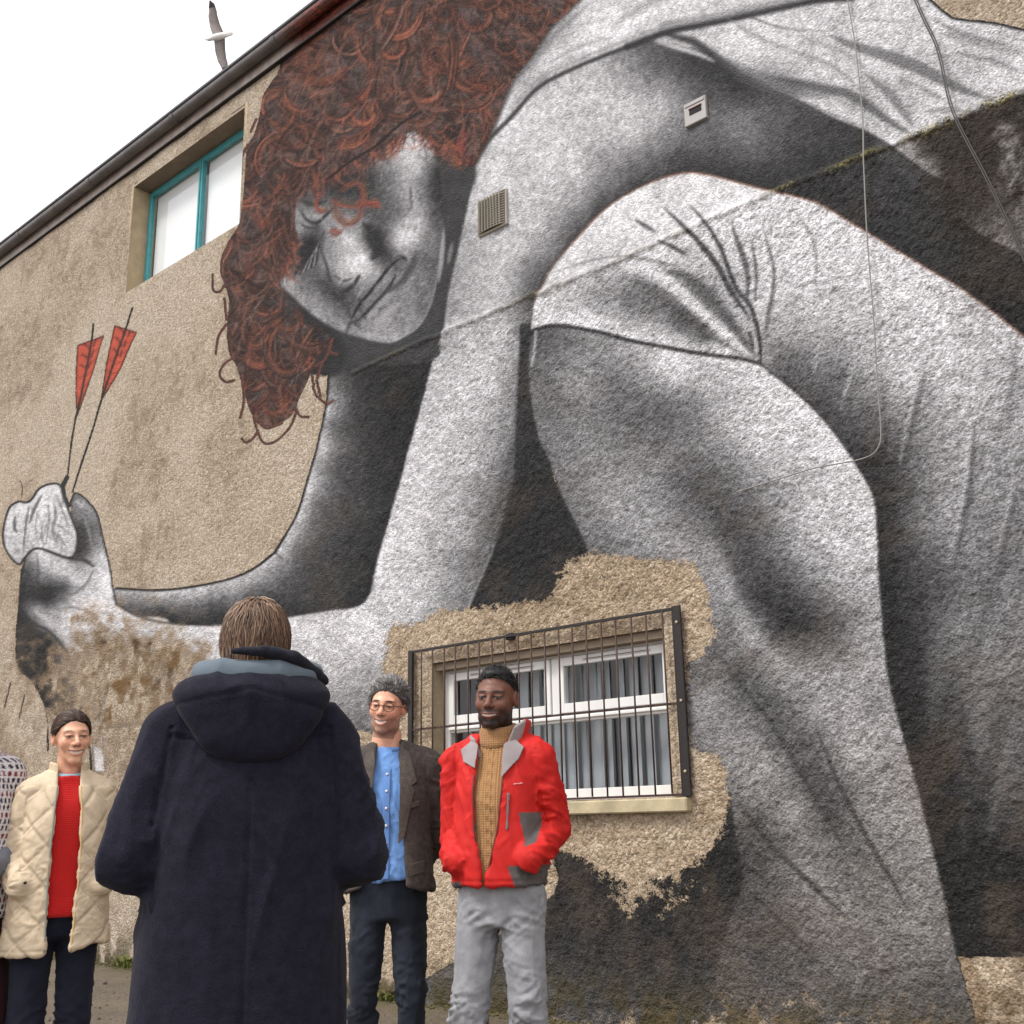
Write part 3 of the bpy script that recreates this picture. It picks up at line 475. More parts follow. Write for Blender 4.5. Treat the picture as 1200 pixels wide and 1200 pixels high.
    chip2 = np.clip((.55*_noise(CH, CW, 4, 79)+.45*_noise(CH, CW, 11, 80)-.66+.62*np.clip(1-np.hypot((X-752)/105, (Y-1040)/62), 0, 1))*1.9, 0, 1)*(Y > 985)*(X > 640)
    cov *= 1-.72*_blur(chip2, 2.)
    chip3 = np.clip((_noise(CH, CW, 4, 83)-.84)*8, 0, 1)*np.clip(1-np.hypot((X-740)/170, (Y-1080)/110), 0, 1); cov *= 1-.5*_blur(chip3, 1.)
    # warm grime over the lower leg, green-black stain below the ledge on the right
    g = np.clip((Y-700)/450, 0, 1)*.5
    for i, f in enumerate((1., .95, .88)): rgb[..., i] *= (1-g)+g*f
    seam = 157.+(X-1075)*(-.392)
    st = np.clip((Y-seam)/4, 0, 1)*np.clip((X-1040-.35*np.clip(Y-155, 0, 999)+70*n1)/55, 0, 1)*np.clip(1.25-(Y-seam)/230+.8*n1, 0, 1)
    st *= 1-.6*np.clip(1-np.hypot((X-1185)/26, (Y-185)/60)+1.4*n2, 0, 1)
    st = np.clip(st, 0, .93)
    for i, c in enumerate((44, 38, 33)): rgb[..., i] += (c+20*n2-rgb[..., i])*st
    cov = np.maximum(cov, st*.95)
    # streaks of dirt: tint map for the bare wall
    dirt = np.clip(.5+1.2*n1+.5*n2, 0, 1)*np.clip((Y-640)/330, 0, 1)*np.clip((420-X)/300, 0, 1)*.62
    dirt = np.maximum(dirt, wear*np.clip(.65+1.6*n1+1.3*n2, 0, 1))
    dirt = np.maximum(dirt, np.clip(low*1.2, 0, 1)*.7)
    dirt = np.maximum(dirt, .5*(Y > 1100)*(X > 1110))
    dirt = np.clip(dirt, 0, 1)
    # joint line where the upper and lower render meet: lichen
    return np.clip(rgb, 8, 245), np.clip(cov, 0, 1), dirt, hairm
# ---------------------------------------------------------------- ground
def mat_ground():
    q = N('asphalt'); p = q.pos(False)
    a = q.noise(p, 1.1, 5, .65); v = q.voro(p, 90, 'F1', 'Color'); sv = q.sep(v)[0]
    c = q.ramp(a, [(.28, L4(70, 62, 52)), (.5, L4(96, 86, 74)), (.72, L4(118, 106, 90))])
    c = q.mix(.45, c, q.ramp(sv, [(0., L4(58, 52, 46)), (.6, L4(96, 86, 74)), (1., L4(142, 130, 112))]))
    y = q.sep(p)[1]
    moss = q.math('MULTIPLY', q.rng(y, -.5, -.02), q.rng(q.noise(p, 7, 4, .7), .42, .62), clamp=True)
    c = q.mix(moss, c, q.ramp(q.noise(p, 60, 3), [(.3, L4(62, 58, 30)), (.7, L4(112, 104, 58))]))
    wet = q.rng(q.noise(p, .8, 4), .4, .7, .42, .85)
    h = q.math('ADD', q.math('MULTIPLY', q.voro(p, 110), .6), q.noise(p, 25, 4))
    return q.out(c, wet, q.bump(h, .008), None, .4)
g = np.linspace(-1, 1, 41); gx = np.sign(g)*np.abs(g)**2.5*400-4; gy = np.sign(g)*np.abs(g)**2.5*400
GX, GY = np.meshgrid(gx, gy); V = np.stack([GX, GY, np.zeros_like(GX)], -1).reshape(-1, 3)
ii, jj = np.meshgrid(np.arange(40), np.arange(40), indexing='ij'); b = (ii*41+jj).ravel()
ground = link('ground', np_mesh('ground', V, np.stack([b, b+1, b+42, b+41], 1)), mat_ground()); tag(ground, kind='structure')
# ---------------------------------------------------------------- the building
building = empty('building', (-6, 0, 0)); BO = Vector((-6, 0, 0))
tag(building, 'roughcast rendered building side wall carrying a huge black and white mural', 'building')
def bpart(o):
    o.parent = building; o.matrix_parent_inverse = Matrix.Translation(-BO); return o
def wpart(o, p):   # sub-part whose parent is an unmoved building part
    o.parent = p; return o
H = np.array([[155.98328818897747, 34.84802118090744, 1964.0957966204016], [-168.7013764405952, -294.5044561516148, 1361.8501359418774], [-0.16920000261439813, 0.06942014373317214, 1.0]])
WTOP = 8.62
UW = (-10.99, -8.81, 7.02, 8.36)      # upper window opening
LW = (-6.03, -3.975, 1.31, 2.32)      # lower window opening
def build_wall():
    pig, cov, dirt, hairm = paint_mural()
    ps = np.arange(-95, 1480, 1.75); z0 = 3.2                      # columns: finer where the wall is near
    A, B, C = H[0]; G, Hh, I = H[2]
    xs = (B*z0+C-ps*(Hh*z0+I))/(ps*G-A); xs = xs[(xs > -19) & (xs < 3.)]
    xs = np.concatenate([np.linspace(-24, xs.min()-.06, 60), np.sort(xs)])
    zs = np.concatenate([np.linspace(-.06, 5.6, 610), np.linspace(5.6, WTOP, 290)[1:]])
    for a in (UW[0], UW[1], LW[0], LW[1]): xs[np.argmin(abs(xs-a))] = a
    for a in (UW[2], UW[3], LW[2], LW[3]): zs[np.argmin(abs(zs-a))] = a
    X, Z = np.meshgrid(xs, zs)
    w = X*G+Z*Hh+I; px = (X*A+Z*B+C)/w; py = (X*H[1][0]+Z*H[1][1]+H[1][2])/w
    u = px-CX0; v = py-CY0
    rg = np.random.RandomState(2)
    inside = (u > 1) & (v > 1) & (u < CW-2) & (v < CH-2)
    u = np.clip(u, 0, CW-2.01); v = np.clip(v, 0, CH-2.01)
    iu = u.astype(int); iv = v.astype(int); fu = (u-iu)[..., None]; fv = (v-iv)[..., None]
    def samp(im):
        if im.ndim == 2: im = im[..., None]
        return (im[iv, iu]*(1-fu)+im[iv, iu+1]*fu)*(1-fv)+(im[iv+1, iu]*(1-fu)+im[iv+1, iu+1]*fu)*fv
    rgb = lin(samp(pig)); cv = samp(cov)[..., 0]*inside; dr = samp(dirt)[..., 0]
    # relief: coarse thrown render below the joint, finer above, a rounded lip at the joint
    def vn(cell, seed):
        r2 = np.random.RandomState(seed); gg = r2.rand(int((zs.max()+1)/cell)+4, int((xs.max()-xs.min())/cell)+4)
        a = (X-xs.min())/cell; b2 = (Z+.5)/cell; ia = a.astype(int); ib = b2.astype(int); fa = a-ia; fb = b2-ib; fa = fa*fa*(3-2*fa); fb = fb*fb*(3-2*fb)
        return (gg[ib, ia]*(1-fa)+gg[ib, ia+1]*fa)*(1-fb)+(gg[ib+1, ia]*(1-fa)+gg[ib+1, ia+1]*fa)*fb-.5
    seamz = 4.90+.03*vn(1.3, 5)+.02*vn(.11, 15)
    low = np.clip((seamz-Z)/.02, 0, 1)
    near = np.clip((X+9.)/4., .25, 1)
    Y = -(.020*vn(1.7, 1)+.012*vn(.35, 2)+(.008*vn(.075, 3)+.010*vn(.030, 4)+.007*vn(.017, 9))*(.28+.72*low*near))
    Y -= .022*np.exp(-((Z-seamz)/.022)**2)*(X > -7)+low*.012*(X > -7)
    edge = np.minimum.reduce([np.maximum.reduce([a-X, X-b2, c-Z, Z-d]) for a, b2, c, d in (UW, LW)])
    k = np.clip(edge/.05, 0, 1); Y = Y*k
    Y = np.where(np.minimum(WTOP-Z, Z+.06) < .01, 0, Y)
    # lichen along the joint
    lich = np.exp(-((Z-seamz-.0)/.028)**2)*np.clip(.55+1.7*vn(.16, 6)+.9*vn(.04, 7), 0, 1)*np.clip((X+7.2)/.8, 0, 1)
    lich = np.clip(lich*(.55+1.6*np.clip((X+2.6)/.8, 0, 1)), 0, 1)
    tone = np.stack([np.clip(.5+.8*vn(.9, 21)+.5*vn(.4, 22)+.3*vn(.17, 23), 0, 1), np.clip(.5+.8*vn(.11, 24)+.5*vn(.05, 25), 0, 1), np.clip(.5+.9*vn(.28, 26)+.5*vn(.12, 27)+.3*vn(.06, 28), 0, 1), np.ones_like(cv)], -1).reshape(-1, 4)
    aux = np.stack([cv, dr, np.clip(lich, 0, 1), np.ones_like(cv)], -1)
    nx, nz = len(xs), len(zs)
    V = np.stack([X, Y, Z], -1).reshape(-1, 3); idx = np.arange(nx*nz).reshape(nz, nx)
    F = np.stack([idx[:-1, :-1], idx[:-1, 1:], idx[1:, 1:], idx[1:, :-1]], -1).reshape(-1, 4)
    xc = ((X[:-1, :-1]+X[1:, 1:])/2).ravel(); zc = ((Z[:-1, :-1]+Z[1:, 1:])/2).ravel()
    keep = np.ones(len(F), bool)
    for a, b2, c, d in (UW, LW): keep &= ~((xc > a) & (xc < b2) & (zc > c) & (zc < d))
    cf = (cv[:-1, :-1]+cv[1:, 1:]+cv[:-1, 1:]+cv[1:, :-1]).ravel()/4
    painted = cf > .5
    colr = np.concatenate([rgb, np.ones(rgb.shape[:2]+(1,))], -1).reshape(-1, 4); aux = aux.reshape(-1, 4)
    res = []
    for nm, sel in (('wall', keep & ~painted), ('mural', keep & painted)):
        f = F[sel]; used, inv = np.unique(f, return_inverse=True)
        res.append(np_mesh(nm, V[used], inv.reshape(-1, 4), False, {'pigment': colr[used], 'state': aux[used], 'tone': tone[used]}))
    return res
def mat_wall():
    q = N('painted_roughcast'); p = q.pos(False); z = q.sep(p)[2]; x = q.sep(p)[0]
    pig = q.attr('pigment'); st = q.attr('state'); ss = q.n('ShaderNodeSeparateColor'); q.l(st, ss.inputs[0]); cov, dirt, lich = ss.outputs[0], ss.outputs[1], ss.outputs[2]
    lowf = q.rng(z, 4.95, 4.85)
    tn = q.n('ShaderNodeSeparateColor'); q.l(q.attr('tone'), tn.inputs[0]); big, mid, brn = tn.outputs[0], tn.outputs[1], tn.outputs[2]
    # bare pebble render: every pebble its own tint
    cell = q.n('ShaderNodeSeparateColor'); vor = q.n('ShaderNodeTexVoronoi'); q.l(p, vor.inputs['Vector']); vor.inputs['Scale'].default_value = 66.; q.l(vor.outputs['Color'], cell.inputs[0]); r1 = cell.outputs[0]
    sp = q.noise(p, 84, 3, .72)
    tan = q.ramp(r1, [(0., L4(98, 87, 75)), (.18, L4(144, 129, 111)), (.5, L4(176, 159, 138)), (.82, L4(196, 181, 162)), (1., L4(228, 217, 203))])
    tone = q.ramp(big, [(.25, L4(154, 135, 112)), (.5, L4(174, 156, 134)), (.75, L4(188, 173, 154))])
    bare = q.mix(.45, tan, tone)
    bare = q.mix(q.rng(sp, .57, .75, 0, .7), bare, L4(82, 70, 58))
    bare = q.mix(q.math('MULTIPLY', q.rng(mid, .55, .8, 0, .35), q.rng(big, .6, .4), clamp=True), bare, L4(104, 88, 70))
    bare = q.mix(q.math('MULTIPLY', dirt, q.rng(mid, .32, .58), clamp=True), bare, L4(112, 86, 56))
    bare = q.mix(q.math('MULTIPLY', dirt, q.rng(q.math('ADD', q.math('MULTIPLY', brn, .5), q.math('MULTIPLY', sp, .5)), .53, .66, 0, .6), clamp=True), bare, L4(56, 48, 40))
    bare = q.mix(q.math('MULTIPLY', q.rng(x, -8.5, -6.3, 0, .36), q.rng(z, 4.2, 2.6)), bare, q.mix(1., bare, (1.06, .94, .78, 1), 'MULTIPLY'))
    # paint: pebbles catch it unevenly
    spk = q.math('ADD', q.math('MULTIPLY', q.math('SUBTRACT', sp, .5), 2.3), q.math('MULTIPLY', q.math('SUBTRACT', r1, .5), .42))
    amp = q.fmix(lowf, .42, .66)
    k = q.math('ADD', 1., q.math('MULTIPLY', spk, amp)); k = q.math('MAXIMUM', k, .22)
    kv = q.n('ShaderNodeCombineXYZ')
    for i in range(3): q.l(k, kv.inputs[i])
    pc = q.mix(1., pig, kv.outputs[0], 'MULTIPLY')
    addv = q.math('MULTIPLY', q.math('MAXIMUM', q.math('SUBTRACT', sp, .58), 0.), q.fmix(lowf, .18, .38))
    av = q.n('ShaderNodeCombineXYZ')
    for i in range(3): q.l(addv, av.inputs[i])
    pc = q.mix(1., pc, av.outputs[0], 'ADD')
    pits = q.math('MULTIPLY', q.rng(sp, .40, .30), q.fmix(lowf, .3, .55), clamp=True)
    pc = q.mix(pits, pc, L4(50, 46, 44))
    brown = q.math('MULTIPLY', q.math('MULTIPLY', q.rng(brn, .5, .85, 0, .42), lowf), q.rng(z, 4.5, 1., .3, 1.), clamp=True)
    pc = q.mix(brown, pc, q.mix(.5, L4(112, 96, 80), pc))
    m = q.rng(q.math('ADD', cov, q.math('ADD', q.math('MULTIPLY', q.math('SUBTRACT', sp, .5), -1.3), q.math('MULTIPLY', q.math('SUBTRACT', r1, .5), .35))), .42, .58)
    c = q.mix(m, bare, pc)
    lm = q.math('MULTIPLY', lich, q.rng(sp, .38, .54), clamp=True)
    c = q.mix(lm, c, q.ramp(r1, [(.2, L4(54, 48, 32)), (.6, L4(104, 96, 56)), (.95, L4(150, 138, 80))]))
    # green tide at the foot of the wall
    foot = q.math('MULTIPLY', q.rng(z, .36, .0), q.rng(mid, .3, .6), clamp=True)
    c = q.mix(foot, c, L4(74, 66, 40))
    h = q.math('ADD', q.math('MULTIPLY', vor.outputs['Distance'], -.8), q.math('MULTIPLY', sp, 1.5))
    return q.out(c, .88, q.bump(h, .0105), None, .2)
M_WALL = mat_wall()
for me in build_wall():
    o = bpart(link(me.name, me, M_WALL))
    if me.name == 'mural': tag(o, 'mural of a stooping grey figure with curly red hair holding arrows')
    else: tag(o, 'bare tan pebbledash around the painted figure')
# ---- plain bits of the building
M_REND = mat_plain('smooth_render', (176, 156, 126), .85, .16, 7, .004)
M_REV = mat_plain('grey_render_reveal', (158, 142, 116), .85, .2, 9, .004)
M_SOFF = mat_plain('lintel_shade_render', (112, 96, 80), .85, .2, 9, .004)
M_TEAL = mat_plain('teal_paint', (72, 150, 156), .45, .14, 9, .0006)
M_WHITE = mat_plain('white_upvc', (226, 224, 220), .35, .04, 3, .0002)
M_SILL = mat_plain('weathered_stone_sill', (172, 158, 128), .8, .32, 7, .002)
M_IRON = mat_plain('black_iron', (40, 34, 32), .5, .35, 30, .0008, .2)
M_RUST = mat_plain('rusty_bar', (66, 46, 40), .6, .4, 40, .0008, .1)
M_CURT = mat_plain('pale_blind', (160, 163, 168), .8, .06, 3)
M_ROOM = mat_plain('dim_room', (150, 148, 150), .9, .1, 2)
def mat_glass():
    q = N('window_glass'); q.t.nodes.remove(q.b)
    o = q.t.nodes['Material Output']; tr = q.n('ShaderNodeBsdfTransparent'); gl = q.n('ShaderNodeBsdfGlossy'); gl.inputs['Roughness'].default_value = .02
    tr.inputs[0].default_value = (.95, .96, .96, 1)
    fr = q.n('ShaderNodeFresnel'); fr.inputs[0].default_value = 1.55; gm = q.n('ShaderNodeNewGeometry'); fz = q.math('MULTIPLY', fr.outputs[0], q.math('SUBTRACT', 1., gm.outputs['Backfacing'])); mx = q.n('ShaderNodeMixShader')
    nb = q.bump(q.noise(q.pos(False), 1.6, 2), .004, .3); q.l(nb, gl.inputs['Normal'])
    q.l(fz, mx.inputs[0]); q.l(tr.outputs[0], mx.inputs[1]); q.l(gl.outputs[0], mx.inputs[2]); q.l(mx.outputs[0], o.inputs[0]); return q.m
M_GLASS = mat_glass()
def reveals(x0, x1, z0, z1, d, name, mats):
    """opening lining: jambs, soffit, bottom, each a slab of its own behind the wall face"""
    t = .05
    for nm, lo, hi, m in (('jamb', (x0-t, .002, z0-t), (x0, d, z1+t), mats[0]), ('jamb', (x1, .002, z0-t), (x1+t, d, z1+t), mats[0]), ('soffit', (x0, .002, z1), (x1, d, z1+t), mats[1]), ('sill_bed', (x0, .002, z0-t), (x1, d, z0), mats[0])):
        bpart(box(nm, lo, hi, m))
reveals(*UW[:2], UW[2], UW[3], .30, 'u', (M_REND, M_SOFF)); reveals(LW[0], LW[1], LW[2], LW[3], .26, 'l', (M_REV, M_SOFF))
# ---- upper window: teal frame, two panes
uw = bpart(box('window', (UW[0]+.002, .20, UW[2]+.002), (UW[0]+.062, .25, UW[3]-.002), M_TEAL, None, .004)); tag(uw, 'high window with teal frame and two white-reflecting panes')
def sub(name, lo, hi, m, par, bev=.003): return wpart(box(name, lo, hi, m, None, bev), par)
sub('frame_rail', (UW[1]-.055, .20, UW[2]+.002), (UW[1]-.002, .25, UW[3]-.002), M_TEAL, uw); sub('frame_rail', (UW[0]+.062, .20, UW[3]-.062), (UW[1]-.055, .25, UW[3]-.002), M_TEAL, uw); sub('frame_rail', (UW[0]+.062, .20, UW[2]+.002), (UW[1]-.055, .25, UW[2]+.052), M_TEAL, uw)
sub('mullion', (-9.94, .195, UW[2]+.052), (-9.87, .25, UW[3]-.062), M_TEAL, uw); sub('mullion_bead', (-9.915, .183, UW[2]+.052), (-9.897, .1945, UW[3]-.062), M_TEAL, uw)
for a, b2 in ((UW[0]+.062, -9.94), (-9.87, UW[1]-.055)):
    sub('pane', (a, .222, UW[2]+.052), (b2, .228, UW[3]-.062), M_GLASS, uw, 0)
for a, b2 in ((UW[0]+.07, -9.95), (-9.86, UW[1]-.06)):
    rb = box('sky_reflection_panel', (a, .275, UW[2]+.01), (b2, .28, UW[3]-.01), mat_plain('sky_reflection_white', (246, 244, 244), .8, .03, 2), None); tag(rb, 'plain white panel added as sky reflection behind the %s pane of the teal window' % ('left' if a < -10 else 'right'), 'blind', 'white reflection panels in the teal window')  # white panel added so the pane shows the sky's reflected white
# ---- lower window: white frame, two top lights, one long pane, vertical blind, iron grille, stone sill
D = .13
lw = bpart(box('window', (LW[0]+.002, D, LW[2]+.002), (LW[0]+.052, D+.06, LW[3]-.022), M_WHITE, None, .004)); tag(lw, 'white framed window with two top lights behind black iron bars')
XA, XB, ZA, ZB = LW[0]+.052, LW[1]-.045, LW[2]+.075, LW[3]-.07; XM, ZT = -4.965, 1.845
sub('frame_rail', (LW[1]-.045, D, LW[2]+.002), (LW[1]-.002, D+.06, LW[3]-.022), M_WHITE, lw); sub('frame_rail', (XA, D, ZB), (XB, D+.06, LW[3]-.022), M_WHITE, lw); sub('frame_rail', (XA, D, LW[2]+.002), (XB, D+.06, ZA), M_WHITE, lw)
sub('transom', (XA, D-.004, ZT-.028), (XB, D+.06, ZT+.028), M_WHITE, lw); sub('transom_lip', (XA, D-.022, ZT-.010), (XB, D-.0045, ZT+.008), M_WHITE, lw); sub('mullion', (XM-.03, D-.003, ZT+.028), (XM+.03, D+.06, ZB), M_WHITE, lw)
for a, b2 in ((XA, XM-.03), (XM+.03, XB)):
    c0, c1, d0, d1 = a+.004, b2-.004, ZT+.032, ZB-.004; t = .052
    cs = sub('top_light', (c0, D-.016, d0), (c0+t, D+.03, d1), M_WHITE, lw)
    for lo, hi in (((c1-t, D-.016, d0), (c1, D+.03, d1)), ((c0+t, D-.016, d1-.058), (c1-t, D+.03, d1)), ((c0+t, D-.016, d0), (c1-t, D+.03, d0+.062))): sub('sash_rail', lo, hi, M_WHITE, lw)
    sub('trickle_vent', (c0+.22, D-.028, d1-.036), (c1-.14, D-.0165, d1-.022), M_WHITE, lw); sub('vent_slot', (c0+.235, D-.0305, d1-.031), (c1-.155, D-.0285, d1-.027), M_RUST, lw)
    sub('pane', (c0+t, D+.006, d0+.062), (c1-t, D+.012, d1-.058), M_GLASS, lw, 0)
sub('pane', (XA, D+.02, ZA), (XB, D+.026, ZT-.028), M_GLASS, lw, 0)
rm = bpart(box('room_back', (LW[0]-.6, 1.5, LW[2]-.5), (LW[1]+.6, 1.55, LW[3]+.4), M_ROOM)); bpart(box('room_floor', (LW[0]-.6, .32, LW[2]-.5), (LW[1]+.6, 1.5, LW[2]-.45), M_ROOM)); bpart(box('room_ceiling', (LW[0]-.6, .32, LW[3]+.35), (LW[1]+.6, 1.5, LW[3]+.4), M_ROOM)); bpart(box('room_side', (LW[0]-.65, .32, LW[2]-.5), (LW[0]-.6, 1.5, LW[3]+.4), M_ROOM)); bpart(box('room_side', (LW[1]+.6, .32, LW[2]-.5), (LW[1]+.65, 1.5, LW[3]+.4), M_ROOM))
blind = empty('vertical_blind', ((LW[0]+LW[1])/2, .33, LW[2])); tag(blind, 'grey-white vertical blind slats hanging inside the barred window', 'blind')
bm = bmesh.new(); add_box(bm, (-.058, -.0008, 0), (.058, .0008, .98)); slat_me = bm_mesh('slat', bm); slat_me.materials.append(M_CURT)
rr = random.Random(3)
for i in range(19):
    o = bpy.data.objects.new('slat', slat_me); col.objects.link(o); o.parent = blind; o.location = (-.97+i*.108+rr.uniform(-.006, .006), rr.uniform(-.004, .004), .015); o.rotation_euler = (0, 0, math.radians(-24+rr.uniform(-18, 18)))
o = box('head_rail', (-1.0, -.02, .99), (1.0, .02, 1.02), M_WHITE); o.parent = blind
bpart(box('window_sill', (-6.14, -.075, 1.222), (-3.83, .128, 1.303), M_SILL, None, .008))
bpart(box('lintel', (LW[0]+.001, .035, LW[3]-.052), (LW[1]-.001, .125, LW[3]-.001), mat_plain('lintel_render', (138, 122, 104), .85, .2, 9, .003)))
GR = bpart(box('window_grille', (-6.235, -.052, 1.30), (-6.190, -.03, 2.43), M_IRON, None, .002)); tag(GR, 'black iron security grille of thin upright bars over the lower window')
sub('side_bar', (-3.872, -.056, 1.308), (-3.858, .0, 2.432), M_IRON, GR); sub('side_bar', (-3.8575, -.062, 1.308), (-3.805, -.045, 2.432), M_IRON, GR)
for zz in (1.45, 1.86, 2.33): 
    V_, F_ = tube_np([(-3.83, -.070, zz), (-3.83, -.0625, zz)], .009, 8); wpart(link('bolt', faces_mesh('bolt', V_, F_), M_SILL), GR)
sub('top_bar', (-6.19, -.052, 2.408), (-3.872, -.040, 2.428), M_IRON, GR); sub('cross_bar', (-6.19, -.046, 1.842), (-3.872, -.034, 1.856), M_RUST, GR, .001); sub('bottom_bar', (-6.19, -.050, 1.312), (-3.872, -.038, 1.326), M_RUST, GR, .001)
V_, F_ = tube_np([(0, 0, 0), (0, 0, 1.084)], .0058, 8); bar_me = faces_mesh('bar', V_, F_); bar_me.materials.append(M_RUST)
for i in range(19):
    o = bpy.data.objects.new('bar', bar_me); col.objects.link(o); o.location = (-6.085+i*.1195, -.0595, 1.325+rr.uniform(-.002, .002)); o.rotation_euler = (0, rr.uniform(-.006, .006), 0); wpart(o, GR)
sub('fixing_lug', (-5.26, -.0395, 2.395), (-5.20, .0, 2.44), M_IRON, GR)
# ---- eaves: fascia, gutter, roof
def mat_eave(name, base, painted=True, rough=.4):
    q = N(name); p = q.pos(False); x = q.sep(p)[0]; nz = q.noise(p, 6, 5, .65)
    c = q.ramp(nz, [(.25, tuple(v*.6 for v in L4(*base)[:3])+(1,)), (.75, tuple(v*1.35 for v in L4(*base)[:3])+(1,))])
    if painted:
        hp = q.ramp(q.noise(q.scale(p, (2.2, 6, 9)), 6, 4, .7, 1.2), [(.3, L4(34, 28, 28)), (.5, L4(84, 44, 38)), (.66, L4(168, 78, 60)), (.8, L4(40, 32, 32))])
        c = q.mix(q.rng(q.math('ADD', x, q.math('MULTIPLY', nz, .6)), -7.85, -7.55), c, hp)
    return q.out(c, rough, q.bump(q.noise(p, 30, 3), .002), None, .5)
M_GUT = mat_eave('grey_gutter_plastic', (96, 90, 88)); M_FAS = mat_eave('fascia_board', (168, 156, 148), True, .5); M_DRK = mat_plain('bitumen_edge', (44, 40, 38), .8, .3, 10)
def extr(name, prof, x0, x1, m, closed=True, smooth=False, seg=1):
    prof = np.asarray(prof, float); n = len(prof); xs = np.linspace(x0, x1, seg+1); V = np.vstack([np.column_stack([np.full(n, x), prof]) for x in xs]); F = []
    for k in range(seg):
        for j in range(n if closed else n-1): F.append((k*n+j, k*n+(j+1) % n, (k+1)*n+(j+1) % n, (k+1)*n+j))
    if closed: F += [tuple(range(n))[::-1], tuple(seg*n+j for j in range(n))]
    return link(name, faces_mesh(name, V, F, smooth), m)
bpart(extr('fascia', [(-.018, 8.600), (.04, 8.600), (.04, 8.84), (-.018, 8.84)], -24, 3, M_FAS))
bpart(extr('drip_strip', [(-.034, 8.585), (.03, 8.585), (.03, 8.5995), (-.034, 8.5995)], -24, 3, M_DRK))
a = np.linspace(math.pi, 2*math.pi, 13); ro, ri = .066, .060; gc = (-.088, 8.775)
prof = [(gc[0]+ro*math.cos(t), gc[1]+ro*math.sin(t)) for t in a]+[(gc[0]+ri*math.cos(t), gc[1]+ri*math.sin(t)) for t in a[::-1]]
gut = bpart(extr('gutter', prof, -24, 3, M_GUT, smooth=False))
prof2 = [(gc[0]+(ro+.006)*math.cos(t), gc[1]+(ro+.006)*math.sin(t)) for t in a]+[(gc[0]+(ro+.0008)*math.cos(t), gc[1]+(ro+.0008)*math.sin(t)) for t in a[::-1]]
for x in np.arange(-23, 3, 1.85): wpart(extr('gutter_joint', prof2, x, x+.07, M_GUT), gut)
bpart(extr('roof', [(-.13, 8.868), (-.13, 8.845), (6, 11.6), (6, 11.64)], -24, 3, mat_plain('grey_slate', (86, 84, 86), .7, .25, 3, .004)))
bpart(box('end_wall', (2.998, .01, 0), (3.1, 8, 8.8), M_REND)); bpart(box('end_wall', (-24.1, .01, 0), (-23.998, 8, 8.8), M_REND))
# ---- vents on the wall
M_VENT = mat_plain('cream_plastic', (170, 163, 150), .5, .08, 9); M_VDK = mat_plain('vent_shadow_gap', (88, 78, 66), .8, .1, 9); M_BOX = mat_plain('white_plastic', (160, 156, 153), .45, .06, 9)
av = bpart(box('air_vent', (-5.487, -.03, 5.568), (-5.182, .0, 5.876), M_VENT, None, .006)); tag(av, 'square cream louvred air vent on the painted shoulder')
for i in range(13):
    z = 5.588+i*.0212
    P = [(-5.475, -.033, z), (-5.40, -.048, z), (-5.334, -.053, z), (-5.27, -.048, z), (-5.195, -.033, z)]
    V = []; 
    for (x_, y_, z_) in P: V += [(x_, y_, z_), (x_, y_+.012, z_+.013), (x_, y_+.016, z_+.011), (x_, y_+.004, z_-.003)]
    F = [(k*4+j, k*4+(j+1) % 4, (k+1)*4+(j+1) % 4, (k+1)*4+j) for k in range(4) for j in range(4)]+[(0, 1, 2, 3), (16, 17, 18, 19)]
    wpart(link('slat', faces_mesh('slat', V, F, False), M_VENT), av)
sub('vent_backing', (-5.478, -.0312, 5.578), (-5.191, -.0302, 5.866), M_VDK, av, 0)
for k in range(8): sub('vent_rib', (-5.448+k*.0305, -.0565, 5.580), (-5.4455+k*.0305, -.042, 5.864), M_VENT, av, 0)
ov = bpart(box('outlet_vent', (-3.555, -.035, 5.632), (-3.385, .0, 5.805), M_BOX, None, .004)); tag(ov, 'small white square outlet box with a dark slot')
sub('slot', (-3.512, -.0375, 5.70), (-3.418, -.0352, 5.742), mat_plain('slot_dark', (26, 18, 16), .8), ov, 0); sub('cover_plate', (-3.545, -.040, 5.77), (-3.395, -.0355, 5.798), M_BOX, ov); sub('hood_lip', (-3.515, -.042, 5.742), (-3.415, -.0356, 5.748), mat_plain('slot_rust', (96, 54, 40), .8), ov, 0)
# ---- cables
M_CW = mat_plain('white_cable_sheath', (136, 132, 126), .5, .12, 14); M_CG = mat_plain('grey_cable_sheath', (66, 62, 60), .5, .15, 14)
def cat(P, n=8):
    return [tuple(v) for v in np.column_stack([_spline(np.array(P)[:, [0, 2]], n), np.interp(np.linspace(0, 1, (len(P)-1)*n+1), np.linspace(0, 1, len(P)), np.array(P)[:, 1])])[:, [0, 2, 1]]]
c1 = cat([(-2.357, -.022, 6.4), (-2.357, -.022, 5.975), (-2.342, -.022, 5.6), (-2.349, -.022, 5.14), (-2.364, -.045, 4.85), (-2.395, -.042, 4.37), (-2.412, -.042, 3.845), (-2.431, -.042, 3.49), (-2.439, -.042, 3.24), (-2.465, -.042, 3.12), (-2.562, -.042, 3.075), (-2.845, -.042, 3.087), (-3.064, -.042, 3.074), (-3.363, -.04, 3.055)])
tag(tube('cable', c1, .0042, M_CW), 'thin pale cable running down the painted hip and turning left', 'cable')
